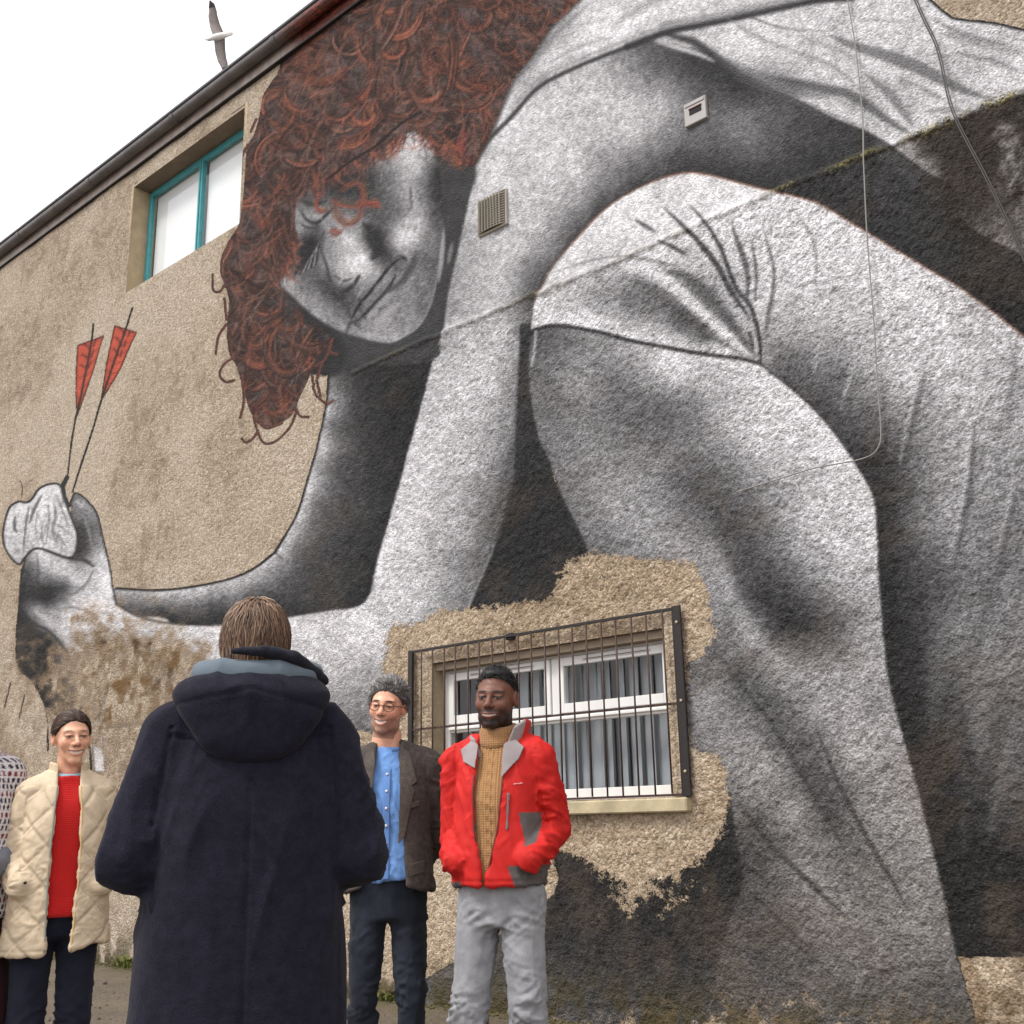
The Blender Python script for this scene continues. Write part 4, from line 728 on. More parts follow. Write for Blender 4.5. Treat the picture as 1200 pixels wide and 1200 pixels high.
for k, dx in enumerate((0., .011)):
    c2 = cat([(-2.25+dx, -.03, 7.2), (-1.965+dx, -.03, 5.75), (-1.876+dx, -.03, 5.355), (-1.833+dx, -.055, 4.917), (-1.707+dx, -.055, 4.436), (-1.593+dx, -.055, 3.963), (-1.45+dx, -.055, 3.3), (-1.3+dx, -.055, 2.6), (-1.22+dx, -.055, 1.4), (-1.2+dx, -.05, .02)])
    tag(tube('cable', c2, .0044 if k == 0 else .0038, M_CG), 'dark grey cable slanting down the wall at the far right, %s of the pair' % ('left' if k == 0 else 'right'), 'cable', 'pair of grey cables')
# ---------------------------------------------------------------- figures: smooth implicit surfaces meshed with surface nets
def ell(X, Y, Z, c, r):
    x, y, z = (X-c[0]), (Y-c[1]), (Z-c[2])
    k0 = np.sqrt((x/r[0])**2+(y/r[1])**2+(z/r[2])**2); k1 = np.sqrt((x/r[0]**2)**2+(y/r[1]**2)**2+(z/r[2]**2)**2)
    return k0*(k0-1)/np.maximum(k1, 1e-6)
def cap(X, Y, Z, a, b, ra, rb):
    a = np.asarray(a, float); b = np.asarray(b, float); d = b-a; q = d@d+1e-12
    t = np.clip(((X-a[0])*d[0]+(Y-a[1])*d[1]+(Z-a[2])*d[2])/q, 0, 1)
    return np.sqrt((X-a[0]-t*d[0])**2+(Y-a[1]-t*d[1])**2+(Z-a[2]-t*d[2])**2)-(ra+(rb-ra)*t)
def smin(a, b, k):
    h = np.clip(.5+.5*(b-a)/k, 0, 1); return b+(a-b)*h-k*h*(1-h)
def smax(a, b, k): return -smin(-a, -b, k)
def chain(X, Y, Z, pts, rad, k=.03):
    d = None; k = min(k, .006)
    for i in range(len(pts)-1):
        c = cap(X, Y, Z, pts[i], pts[i+1], rad[i], rad[i+1]); d = c if d is None else smin(d, c, k)
    return d
def hermite(x, xp, fp):
    xp = np.asarray(xp, float); fp = np.asarray(fp, float); m = np.gradient(fp, xp)
    i = np.clip(np.searchsorted(xp, x)-1, 0, len(xp)-2); h = xp[i+1]-xp[i]; t = np.clip((x-xp[i])/h, 0, 1)
    return (2*t**3-3*t*t+1)*fp[i]+(t**3-2*t*t+t)*h*m[i]+(-2*t**3+3*t*t)*fp[i+1]+(t**3-t*t)*h*m[i+1]
def loft(X, Y, Z, st, n=2.4, caps=True):
    """st rows: z, cx, cy, half width, half depth (rising z)"""
    st = np.asarray(st, float); z = np.clip(Z, st[0, 0], st[-1, 0])
    cx, cy, a, b = (hermite(z, st[:, 0], st[:, i]) for i in (1, 2, 3, 4))
    d = ((np.abs((X-cx)/a)**n+np.abs((Y-cy)/b)**n)**(1/n)-1)*np.minimum(a, b)
    return smax(d, np.maximum(st[0, 0]-Z, Z-st[-1, 0]), .02) if caps else d
def surfnet(fn, lo, hi, h):
    lo = np.asarray(lo, float); hi = np.asarray(hi, float); n = np.ceil((hi-lo)/h).astype(int)+1
    X = (lo[0]+h*np.arange(n[0], dtype=np.float32)).astype(np.float32)[:, None, None]; Y = (lo[1]+h*np.arange(n[1], dtype=np.float32)).astype(np.float32)[None, :, None]; Z = (lo[2]+h*np.arange(n[2], dtype=np.float32)).astype(np.float32)[None, None, :]
    d = np.broadcast_to(fn(X, Y, Z), tuple(n)).astype(np.float32)
    d = d.copy(); big = np.float32(h); d[0] = np.maximum(d[0], big); d[-1] = np.maximum(d[-1], big); d[:, 0] = np.maximum(d[:, 0], big); d[:, -1] = np.maximum(d[:, -1], big); d[:, :, 0] = np.maximum(d[:, :, 0], big); d[:, :, -1] = np.maximum(d[:, :, -1], big)
    s = d < 0
    cnt = np.zeros(tuple(n-1), np.int8)
    offs = [(i, j, k) for i in (0, 1) for j in (0, 1) for k in (0, 1)]
    for i, j, k in offs: cnt += s[i:n[0]-1+i, j:n[1]-1+j, k:n[2]-1+k]
    act = np.argwhere((cnt > 0) & (cnt < 8)); idm = np.full(tuple(n-1), -1, np.int32); idm[act[:, 0], act[:, 1], act[:, 2]] = np.arange(len(act))
    cv = np.stack([d[act[:, 0]+i, act[:, 1]+j, act[:, 2]+k] for i, j, k in offs], 1)
    acc = np.zeros((len(act), 3)); num = np.zeros(len(act))
    O = np.array(offs, float)
    for a in range(8):
        for b in range(a+1, 8):
            if np.abs(O[a]-O[b]).sum() != 1: continue
            m = (cv[:, a] < 0) != (cv[:, b] < 0); t = cv[:, a]/np.where(m, cv[:, a]-cv[:, b], 1)
            acc += np.where(m[:, None], O[a]+(O[b]-O[a])*t[:, None], 0); num += m
    V = lo+h*(act+acc/num[:, None])
    F = []
    for ax in range(3):
        sl0 = [slice(None)]*3; sl1 = [slice(None)]*3; sl0[ax] = slice(0, -1); sl1[ax] = slice(1, None)
        a = s[tuple(sl0)]; b = s[tuple(sl1)]; e = np.argwhere(a != b)
        u, v = [q for q in range(3) if q != ax]
        e = e[(e[:, u] > 0) & (e[:, v] > 0) & (e[:, u] < n[u]-1) & (e[:, v] < n[v]-1)]
        sg = a[e[:, 0], e[:, 1], e[:, 2]]
        def cell(du, dv):
            c = e.copy(); c[:, u] += du; c[:, v] += dv; return idm[c[:, 0], c[:, 1], c[:, 2]]
        q = np.stack([cell(-1, -1), cell(0, -1), cell(0, 0), cell(-1, 0)], 1)
        flip = sg if ax != 1 else ~sg
        q[~flip] = q[~flip][:, ::-1]; F.append(q)
    F = np.vstack(F); F = F[(F >= 0).all(1)]
    return V, F
def vnormals(V, F):
    n = np.cross(V[F[:, 2]]-V[F[:, 0]], V[F[:, 3]]-V[F[:, 1]]); N_ = np.zeros_like(V)
    for k in range(4): np.add.at(N_, F[:, k], n)
    return N_/(np.linalg.norm(N_, axis=1)[:, None]+1e-12)
_LAT = np.random.RandomState(9).rand(32, 32, 32)
def noise3(P):
    i = np.floor(P).astype(int); f = P-i; f = f*f*(3-2*f); i &= 31; j = (i+1) & 31
    g = lambda a, b, c: _LAT[a, b, c]
    x0 = g(i[:, 0], i[:, 1], i[:, 2])*(1-f[:, 0])+g(j[:, 0], i[:, 1], i[:, 2])*f[:, 0]; x1 = g(i[:, 0], j[:, 1], i[:, 2])*(1-f[:, 0])+g(j[:, 0], j[:, 1], i[:, 2])*f[:, 0]
    y0 = g(i[:, 0], i[:, 1], j[:, 2])*(1-f[:, 0])+g(j[:, 0], i[:, 1], j[:, 2])*f[:, 0]; y1 = g(i[:, 0], j[:, 1], j[:, 2])*(1-f[:, 0])+g(j[:, 0], j[:, 1], j[:, 2])*f[:, 0]
    a = x0*(1-f[:, 1])+x1*f[:, 1]; b = y0*(1-f[:, 1])+y1*f[:, 1]
    return a*(1-f[:, 2])+b*f[:, 2]
def ridge(P, p=2.): return (1-np.abs(2*noise3(P)-1))**p
def sstep(x, a, b):
    t = np.clip((x-a)/(b-a), 0, 1); return t*t*(3-2*t)
def wrinkles(V, amp, sx=6, sz=6, seed=0., tilt=.0):
    """soft cloth folds: ridged noise stretched along the fold direction"""
    P = np.column_stack([V[:, 0]*sx+V[:, 2]*tilt+seed, V[:, 1]*sx+seed*1.7, V[:, 2]*sz+V[:, 0]*tilt*.6+seed*.3])
    w = noise3(P*.4+7); m = sstep(noise3(V*5+seed), .3, .65)
    return amp*((ridge(P+w[:, None]*2.0, 2.2)-.35)*(.35+.9*m)+.45*(ridge(P*1.9+w[:, None]*2.5+5, 2.)-.38)*m)
def garment(name, lo, hi, h, fn, mat, parent, tint=(128, 128, 128), disp=None, label=None):
    V, F = surfnet(fn, lo, hi, h)
    if disp is not None:
        Nn = vnormals(V, F); V = V+Nn*disp(V, Nn)[:, None]
    c = tint(V) if callable(tint) else np.broadcast_to(lin(tint), (len(V), 3))
    o = link(name, np_mesh(name, V, F, True, {'tint': c}), mat, parent)
    if label: o['label'] = label
    return o
def surf_patch(name, poly, fn, off, mat, parent, res=.004, side=-1, tint=(128, 128, 128), thick=.003, y_out=.6):
    """a thin piece of cloth lying on a garment's front (side -1) or back: outline in (x, z), y found on the surface"""
    P = np.asarray(poly, float); x0, z0 = P.min(0); x1, z1 = P.max(0); nx = max(2, int((x1-x0)/res)+1); nz = max(2, int((z1-z0)/res)+1)
    xs = np.linspace(x0, x1, nx+1); zs = np.linspace(z0, z1, nz+1); X, Z = np.meshgrid(xs, zs, indexing='ij'); X = X.ravel(); Z = Z.ravel()
    Y = np.full(len(X), side*y_out)
    for _ in range(60): Y = Y-side*np.clip(fn(X, Y, Z), -.02, .02)*.7
    V = np.column_stack([X, Y+side*off, Z]); idx = np.arange(len(X)).reshape(nx+1, nz+1)
    F = np.stack([idx[:-1, :-1], idx[1:, :-1], idx[1:, 1:], idx[:-1, 1:]], -1).reshape(-1, 4)
    c = V[F].mean(1); ins = np.zeros(len(c), bool); ax, az = P[:, 0], P[:, 1]; bx, bz = np.roll(ax, -1), np.roll(az, -1)
    for k in range(len(P)):
        m = (az[k] <= c[:, 2]) != (bz[k] <= c[:, 2])
        if az[k] != bz[k]: ins ^= m & (c[:, 0] < ax[k]+(c[:, 2]-az[k])/(bz[k]-az[k])*(bx[k]-ax[k]))
    F = F[ins]; used, inv = np.unique(F, return_inverse=True); V = V[used]; F = inv.reshape(-1, 4)
    if side > 0: F = F[:, ::-1]
    n = len(V); V2 = V-[0, side*thick, 0]; E = {}
    for f in F:
        for k in range(4):
            e = (f[k], f[(k+1) % 4])
            if (e[1], e[0]) in E: del E[(e[1], e[0])]
            else: E[e] = 1
    W = np.array([(b, a, a+n, b+n) for a, b in E], int).reshape(-1, 4)
    V = np.vstack([V, V2]); F = np.vstack([F, F[:, ::-1]+n, W])
    cc = np.broadcast_to(lin(tint), (len(V), 3))
    return link(name, np_mesh(name, V, F, True, {'tint': cc}), mat, parent)
# ---- head
def hair_shell(hl, th, base=.0025, ramp=.03):
    def f(X, Y, Z):
        q = hl(X, Y, Z); d = ell(X, Y, Z, (0, .014, .030), (.0740, .0935, .0865))-(base+th*np.clip(q/ramp, 0, 1)**.7*(.35+.65*np.clip((Z-.01)/.06, 0, 1))); return smax(d, -q, .003)
    return f
def head_arrays(skin=(214, 160, 132), lip=(176, 96, 86), brow=(70, 52, 42), beard=None, beard_amt=0., wide=1., eye=(60, 44, 36), teeth=1., smile=1., jaw=1., h=.0026, fem=False, cheek=(196, 110, 92)):
    def fn(X, Y, Z):
        X = X/wide; A = np.abs(X)
        d = smin(ell(X, Y, Z, (0, .014, .030), (.0735, .093, .086)), ell(X, Y, Z, (0, -.022, -.044), ((.052 if fem else .054)*jaw, .066, .072)), .04)
        d = smin(d, ell(X, Y, Z, (0, -.068, -.100), (.024*jaw, .018, .016)), .025)
        d = smin(d, ell(A, Y, Z, (.040, -.056, -.024), (.022, .022, .022)), .025)
        d = d if fem else smin(d, ell(A, Y, Z, (.040*jaw, -.014, -.080), (.014, .028, .016)), .035)
        d = smin(d, cap(A, Y, Z, (.004, -.082, .023), (.040, -.068, .024), .010, .009), .02)
        d = smin(d, ell(X, Y, Z, (0, -.066, -.060), (.030, .024, .024)), .02)
        d = smax(d, -ell(A, Y, Z, (.0305, -.096, .004), (.0175, .016, .0105)), .012)
        d = smin(d, ell(A, Y, Z, (.0305, -.0735, .003), (.0135, .0125, .0115)), .003)
        d = smin(d, cap(A, Y, Z, (.019, -.0825, .0095), (.043, -.0765, .0080), .0042, .0038), .004)
        d = smin(d, cap(A, Y, Z, (.020, -.0800, -.0065), (.042, -.0750, -.0055), .0042, .0038), .006)
        d = smin(d, chain(X, Y, Z, [(0, -.084, .014), (0, -.098, -.012), (0, -.108, -.027)], [.0065, .0085, .0115 if fem else .0125], .01), .012)
        d = smin(d, ell(A, Y, Z, (.0125, -.094, -.031), (.0095, .012, .0085)), .007)
        zc = -.0655+smile*10*X**2; yy = -.0915+9*X**2
        hh = .0054*np.sqrt(np.clip(1-(X/.031)**2, 0.02, 1))*smile+.0006
        lipu = np.sqrt((Y-yy)**2+(Z-zc-hh-.0018)**2)-.0042*np.clip(1-(A/.032)**4, 0, 1); lipl = np.sqrt((Y-yy-.001)**2+(Z-zc+hh+.0028)**2)-.0054*np.clip(1-(A/.031)**4, 0, 1)
        lm = A-.031; d = smin(d, smax(lipu, lm, .003), .004); d = smin(d, smax(lipl, lm, .003), .005)
        slit = np.sqrt(((Z-zc)/np.maximum(hh, .001))**2+((Y-yy+.004)/.007)**2)-1
        d = smax(d, -smax(slit*.004, A-.029, .003), .002)
        # ears
        d = smin(d, smax(ell(A, Y, Z, (.076, .014, -.002), (.010, .020, .033)), -ell(A, Y, Z, (.086, .008, .002), (.007, .010, .018)), .005), .008)
        d = smin(d, cap(X, Y, Z, (0, .022, -.05), (0, .030, -.21), .050 if fem else .056, .056 if fem else .064), .02)
        return d
    V, F = surfnet(fn, (-.098*wide, -.126, -.2), (.098*wide, .118, .126), h)
    x = V[:, 0]/wide; y = V[:, 1]; z = V[:, 2]; A = np.abs(x); front = y < -.045
    S = lin(skin); C = np.tile(S, (len(V), 1)); n = noise3(V*60)
    def blend(col, w):
        nonlocal C
        C = C+(lin(col)-C)*np.clip(w, 0, 1)[:, None]
    C *= (1+.22*(n-.5)+.16*(noise3(V*190)-.5))[:, None]; C[:, 0] *= 1+.10*(noise3(V*45+9)-.5)
    blend(cheek, .35*np.exp(-((A-.042)**2+(z+.022)**2)/.0005)*front); blend(cheek, .35*np.exp(-(A**2+(z+.030)**2)/.00022)*(y < -.09)); blend(cheek, .3*(A > .072))
    if beard is not None:
        w = sstep(-z, .030, .060)*sstep(A*.9-z*.35, .028, .052)+sstep(-z, .078, .092)+1.0*np.exp(-((z+.048)/.006)**2)*(A < .03)*front+.9*np.exp(-((A-.036)/.007)**2)*(z < -.045)*front
        w = np.clip(w, 0, 1)*(y < .03)*(z > -.135)*(1-sstep(A-.055+(-.02-y)*.0, .05, .08))
        blend(beard, w*beard_amt*(.75+.5*n))
    bz = z-.0255+5*(A-.030)**2
    blend(brow, 1.1*(1-sstep(np.sqrt(((A-.031)/.021)**2+(bz/(.0032 if fem else .0046))**2), .7, 1.15))*front*(.75 if fem else .95))
    e = np.sqrt(((A-.0305)/.0118)**2+((z-.0022)/.0044)**2)
    blend(tuple(v*.60 for v in skin), .6*(1-sstep(e, 1., 2.6))*front)
    blend(tuple(.36*v+14 for v in skin), (1-sstep(e, .7, 1.05))*front); blend((196, 184, 176), .6*(1-sstep(np.sqrt(((A-.0305)/.0095)**2+((z-.0022)/.0028)**2), .7, 1.))*(np.abs(A-.0305) > .0050)*front)
    blend(eye, (1-sstep(np.hypot(A-.0305, z-.0025), .0046, .0058))*(e < 1.15)*front)
    blend((34, 24, 22), np.exp(-((z-.0062+14*(A-.0305)**2)/.0016)**2)*(np.abs(A-.0305) < .0135)*front)
    zc = -.0655+smile*10*x**2; hh = .0054*np.sqrt(np.clip(1-(x/.031)**2, .02, 1))*smile+.0006; t = np.abs(z-zc)
    m = front*(A < .034)*(y < -.064)
    blend(lip, m*(1-sstep(t-hh, .004, .007))*.5)
    tg = (206, 192, 180) if teeth > .5 else (110, 60, 56)
    blend(tg, m*(1-sstep(t-hh, -.0016, .0004))*(A < .0265)*(smile > .3)); blend((60, 28, 26), m*(A > .0265)*(t < hh+.001)*.7)
    blend((70, 34, 30), m*np.exp(-((z-zc-hh)/.0012)**2)*.6)  # upper-lip shadow painted into the face colour as a dark line
    blend((88, 46, 40), (1-sstep(np.hypot(A-.008, z+.0385), .003, .005))*(y < -.088)*.8)
    # lines of a smile
    f = np.abs(A-.030-.35*np.clip(-.03-z, 0, .06)); blend(tuple(v*.72 for v in skin), .5*np.exp(-(f/.0035)**2)*(z < -.032)*(z > -.075)*front)
    return V, F, np.clip(C, 0, 1)
def place(V, yaw=0., pitch=0., roll=0., loc=(0, 0, 0), s=1.):
    M = (Matrix.Rotation(yaw, 3, 'Z') @ Matrix.Rotation(roll, 3, 'Y') @ Matrix.Rotation(pitch, 3, 'X'))
    return (V*s) @ np.array(M).T+np.asarray(loc)
def hand_arrays(side=1):
    """relaxed, slightly curled hand; wrist at the origin, fingers run down -Z, palm faces -X*side"""
    def fn(X, Y, Z):
        X = X*side
        d = smin(ell(X, Y, Z, (0, 0, -.045), (.016, .042, .050)), cap(X, Y, Z, (0, 0, .03), (0, 0, -.02), .027, .026), .02)
        for k, (y0, ln) in enumerate(((-.030, .072), (-.010, .082), (.011, .077), (.030, .060))):
            a = (-.001, y0, -.082); b = (-.010, y0*1.05, -.082-ln*.42); c = (-.026, y0*1.05, -.082-ln*.72); e = (-.042, y0*1.02, -.082-ln*.86)
            d = smin(d, chain(X, Y, Z, [(0, y0*.9, -.055), a, b, c, e], [.011, .0098, .0092, .0084, .0074], .004), .006)
        d = smin(d, chain(X, Y, Z, [(-.006, -.026, -.022), (-.018, -.048, -.048), (-.026, -.052, -.078), (-.032, -.048, -.100)], [.015, .0125, .0105, .009], .006), .008)
        return d
    return surfnet(fn, (-.065, -.075, -.19), (.065, .065, .06), .0035)
def make_body(parent, head, headT, skin, body_fn, lo, hi, hands=()):
    """one mesh: face and neck finely meshed, trunk and limbs under the clothes"""
    Vh, Fh, Ch = head; Vh = place(Vh, *headT)
    Vb, Fb = surfnet(body_fn, lo, hi, .014); Cb = np.tile(lin(skin), (len(Vb), 1))
    Vs, Fs, Cs = [Vh, Vb], [Fh, Fb+len(Vh)], [Ch, Cb]; n = len(Vh)+len(Vb)
    for side, yaw, pitch, roll, loc in hands:
        v, f = hand_arrays(side); Vs.append(place(v, yaw, pitch, roll, loc)); Fs.append(f+n); Cs.append(np.tile(lin(skin), (len(v), 1))); n += len(v)
    return link('body', np_mesh('body', np.vstack(Vs), np.vstack(Fs), True, {'tint': np.vstack(Cs)}), M_SKIN, parent)
def strands(name, roots, dirs, length, n, width, cols, parent, mat, headT, rg, curl=.3, grav=0., seg=6, lift=.002, center=(0, .014, .03), radii=(.0735, .093, .086)):
    """hair: tapered ribbons that slide over the skull; roots (n,3) head-local, dirs fn(P)->(n,3)"""
    c = np.array(center); r = np.array(radii); P = roots.copy(); m = len(P); L = length*rg.uniform(.6, 1.2, m)/seg
    pts = [P]; ph = rg.rand(m)*6.28; base = rg.uniform(-curl, curl, m)
    lf = lift*rg.uniform(.3, 1.8, m)
    for k in range(seg):
        D = dirs(P); Nn = (P-c)/r**2; Nn /= np.linalg.norm(Nn, axis=1)[:, None]
        B = np.cross(Nn, D); D = D+B*(base+.35*curl*np.sin(ph+k*1.3))[:, None]
        D = D-Nn*(D*Nn).sum(1)[:, None]*.85; D /= np.linalg.norm(D, axis=1)[:, None]+1e-9
        P = P+D*L[:, None]; 
        q = np.sqrt((((P-c)/r)**2).sum(1)); tgt = np.maximum(q, 1.0+lf/.09*(1.+.25*k)); P = c+(P-c)*(tgt/q)[:, None]
        pts.append(P)
    pts = np.stack(pts, 1); T = np.gradient(pts, axis=1); Nn = (pts-c)/r**2; S = np.cross(T, Nn); S /= np.linalg.norm(S, axis=2)[:, :, None]+1e-9
    w = width*rg.uniform(.6, 1.4, m)[:, None]*np.linspace(1, .25, seg+1)[None]
    Nu = Nn/(np.linalg.norm(Nn, axis=2)[:, :, None]+1e-9)
    A = pts+S*w[:, :, None]/2; B = pts-S*w[:, :, None]/2; Cc = pts+Nu*w[:, :, None]*.45
    V = np.stack([A, Cc, B], 2).reshape(-1, 3); idx = np.arange(m*(seg+1)*3).reshape(m, seg+1, 3)
    F = np.concatenate([np.stack([idx[:, :-1, j], idx[:, :-1, j+1], idx[:, 1:, j+1], idx[:, 1:, j]], -1).reshape(-1, 4) for j in (0, 1)])
    ci = rg.randint(0, len(cols), m); C = np.repeat(np.array([lin(q) for q in cols])[ci]*rg.uniform(.75, 1.25, m)[:, None], (seg+1)*3, 0)
    return place(V, *headT), F, C
def cap_roots(rg, m, keep, center=(0, .014, .03), radii=(.0735, .093, .086), off=1.03):
    out = []
    while len(out) < m:
        v = rg.normal(size=(m, 3)); v /= np.linalg.norm(v, axis=1)[:, None]; p = np.array(center)+v*np.array(radii)*off
        out.extend(p[keep(p)])
    return np.array(out[:m])
def hair_object(parts, parent, mat):
    Vs, Fs, Cs = [], [], []; n = 0
    for V, F, C in parts: Vs.append(V); Fs.append(F+n); Cs.append(C); n += len(V)
    return link('hair', np_mesh('hair', np.vstack(Vs), np.vstack(Fs), True, {'tint': np.vstack(Cs)}), mat, parent)
def hair_cap(fn, tint, headT, lo=(-.11, -.13, -.17), hi=(.11, .15, .17), h=.0035, amp=.003, seed=0):
    V, F = surfnet(fn, lo, hi, h); Nn = vnormals(V, F); V = V+Nn*(amp*(ridge(np.column_stack([V[:, 0]*90, V[:, 1]*28, V[:, 2]*28])+seed, 1.5)-.4))[:, None]
    C = np.tile(lin(tint), (len(V), 1))*(0.8+.4*noise3(V*np.array([150, 60, 60])+seed))[:, None]
    return place(V, *headT), F, C
def mat_skin():
    q = N('skin'); c = q.attr('tint'); p = q.pos(); nz = q.noise(p, 220, 3)
    q.b.inputs['Subsurface Weight'].default_value = .12; q.b.inputs['Subsurface Radius'].default_value = (.012, .005, .003); q.b.inputs['Subsurface Scale'].default_value = .5
    return q.out(c, q.rng(q.noise(p, 90, 3), .3, .7, .36, .6), q.bump(nz, .0008), None, .45)
M_SKIN = mat_skin(); M_HAIR = mat_attr('hair', .5, .3, 900, .0004, .2, .35)
M_WOOL = mat_attr('wool_cloth', 1., 1.2, 260, .0022, .22, .1, .06, 45); M_COTTON = mat_attr('cotton_cloth', .85, .25, 500, .0008, .10, .2, .1, 14)
M_NYLON = mat_attr('nylon_shell', .68, .2, 500, .0009, .1, .3, 0, 24); M_DENIM = mat_attr('denim', .85, .5, 700, .001, .16, .2, .05, 22); M_LEATHER = mat_attr('shoe_leather', .5, .1, 300, .0005, .1, .4)
def mat_knit(name, su, sv, depth, stripes=True):
    q = N(name); p = q.pos(); c = q.attr('tint'); s = q.sep(p)
    a = q.math('SINE', q.math('MULTIPLY', s[0], su)); b = q.math('SINE', q.math('ADD', q.math('MULTIPLY', s[2], sv), q.math('MULTIPLY', q.math('ABSOLUTE', a), 1.6)))
    h = q.math('ADD', q.math('MULTIPLY', a, .6 if stripes else .25), q.math('MULTIPLY', b, .4)); nz = q.noise(p, 300, 3)
    k = q.math('ADD', q.math('MULTIPLY', h, .035), q.rng(nz, .3, .7, .8, 1.15)); g = q.n('ShaderNodeCombineXYZ')
    for i in range(3): q.l(k, g.inputs[i])
    return q.out(q.mix(1., c, g.outputs[0], 'MULTIPLY'), .95, q.bump(q.math('ADD', h, nz), depth), None, .15, .15)
def legs_fn(hipw=.088, r0=.093, rk=.066, ra=.052, knee=((.10, -.012), (.10, -.012)), foot=((.115, .02), (.115, .02)), seat=(.165, .118), top=1.02, crotch=.84, zk=.49):
    def fn(X, Y, Z):
        d = loft(X, Y, Z, [(crotch-.04, 0, .015, seat[0]*.86, seat[1]*.9), (crotch+.05, 0, .018, seat[0], seat[1]), (top, 0, .0, seat[0]*.93, seat[1]*.92)], 2.3)
        for s, k, f in ((-1, knee[0], foot[0]), (1, knee[1], foot[1])):
            leg = chain(X, Y, Z, [(s*hipw, .008, crotch+.07), (s*(hipw+k[0])/2, k[1]*.4, (crotch+zk)/2+.02), (s*k[0], k[1], zk), (s*(k[0]*.5+f[0]*.5), (k[1]+f[1])/2+.012, zk*.62), (s*f[0], f[1], .085)], [r0, r0*.90, rk, rk*.95, ra], .05)
            d = smin(d, leg, .03)
        return d
    return fn
def leg_disp(seed, amp=.004, zk=.49):
    def f(V, Nn):
        z = V[:, 2]; kn = np.exp(-((z-zk+.02)/.11)**2)+.55*np.exp(-((z-.2)/.12)**2)+.35*np.exp(-((z-.82)/.08)**2)
        P = np.column_stack([V[:, 0]*11+seed, V[:, 1]*11, z*30+V[:, 0]*16*np.sign(V[:, 0])])
        P2 = np.column_stack([V[:, 0]*20+seed, V[:, 1]*20, z*52-V[:, 0]*26])
        P3 = np.column_stack([V[:, 0]*26+seed, V[:, 1]*26, z*6])
        m = .25+.95*sstep(noise3(V*7+seed*3), .35, .62)
        return 1.7*amp*(.35+kn)*m*((ridge(P+noise3(V*12)[:, None]*2., 3.)-.28)+.6*(ridge(P2+noise3(V*17)[:, None]*2., 2.6)-.3))+.5*amp*(ridge(P3+noise3(V*8)[:, None], 3)-.25)+.0025*(noise3(V*9+seed)-.5)
    return f
def shoe(parent, x, y, rz, tint, s=1.):
    def fn(X, Y, Z):
        d = smin(loft(Z*0+X, Y, Z, [(.0, 0, -.05, .046, .135), (.03, 0, -.05, .047, .135), (.07, 0, -.035, .040, .115), (.10, 0, .01, .036, .06)], 2.6), cap(X, Y, Z, (0, .03, .06), (0, .03, .13), .045, .048), .03)
        return d
    V, F = surfnet(fn, (-.07, -.22, -.01), (.07, .12, .17), .008); V = place(V, rz, 0, 0, (x, y, 0), s)
    C = np.tile(lin(tint), (len(V), 1)); C[V[:, 2] < .025] = lin((40, 38, 36))
    return link('shoe', np_mesh('shoe', V, F, True, {'tint': C}), M_LEATHER, parent)
def body_under(shoulder=.18, arms=None, s=1., zs=1.45):
    lf = legs_fn(.082, .062, .045, .036, seat=(.122, .085))
    def fn(X, Y, Z):
        d = loft(X, Y, Z, [(.85, 0, .01, .11, .075), (1.05, 0, .0, .10, .07), (1.3, 0, .01, .12, .07), (zs-.02, 0, .015, .10, .055)], 2.2)
        d = smin(d, cap(X, Y, Z, (-shoulder*.8, .01, zs-.03), (shoulder*.8, .012, zs-.03), .034, .034), .04)
        d = smin(d, cap(X, Y, Z, (0, .015, zs-.02), (0, .02, zs+.10), .05, .048), .04); d = smin(d, lf(X, Y, Z), .03)
        for a in (arms or ()): d = smin(d, chain(X, Y, Z, a, [.036, .034, .028], .02), .03)
        return d
    return fn
# ---------------------------------------------------------------- the people
def torus_fn(X, Y, Z, c, ra, rb, tube, tz=1., slope=0.):
    x = X-c[0]; y = Y-c[1]; q = np.sqrt((x/ra)**2+(y/rb)**2); rad = (q-1)*min(ra, rb); z = (Z-c[2]-slope*y)/tz
    return np.sqrt(rad**2+z**2)-tube
def torso_fn(st, sh, shr, sleeves, srad, n=2.4, k=.05, sk=.035):
    def fn(X, Y, Z):
        d = loft(X, Y, Z, st, n)
        d = smin(d, cap(X, Y, Z, (-sh[0], sh[1], sh[2]), (sh[0], sh[1], sh[2]), shr, shr), k)
        for s in (-1, 1): d = smin(d, cap(X, Y, Z, (s*.035, sh[1]+.008, sh[2]+shr*.9), (s*sh[0]*.9, sh[1], sh[2]+.006), shr*.85, shr*.9), .04)
        for s in sleeves: d = smin(d, chain(X, Y, Z, s, srad, .03), sk)
        return d
    return fn
def sleeve_folds(V, sel, amp, seed=0.):
    P = np.column_stack([V[:, 0]*9+seed, V[:, 1]*9, V[:, 2]*30+V[:, 1]*22]); Q = P*1.8+3
    w = noise3(V*9+seed)[:, None]*2.2; m = .3+.9*sstep(noise3(V*8+seed*2), .35, .62); return sel*amp*m*((ridge(P+w, 2.8)-.3)+.6*(ridge(Q+w, 2.6)-.3))
def arm_only(sleeves, srad):
    def fn(X, Y, Z):
        d = None
        for s in sleeves:
            c = chain(X, Y, Z, s, srad, .03); d = c if d is None else np.minimum(d, c)
        return d
    return fn
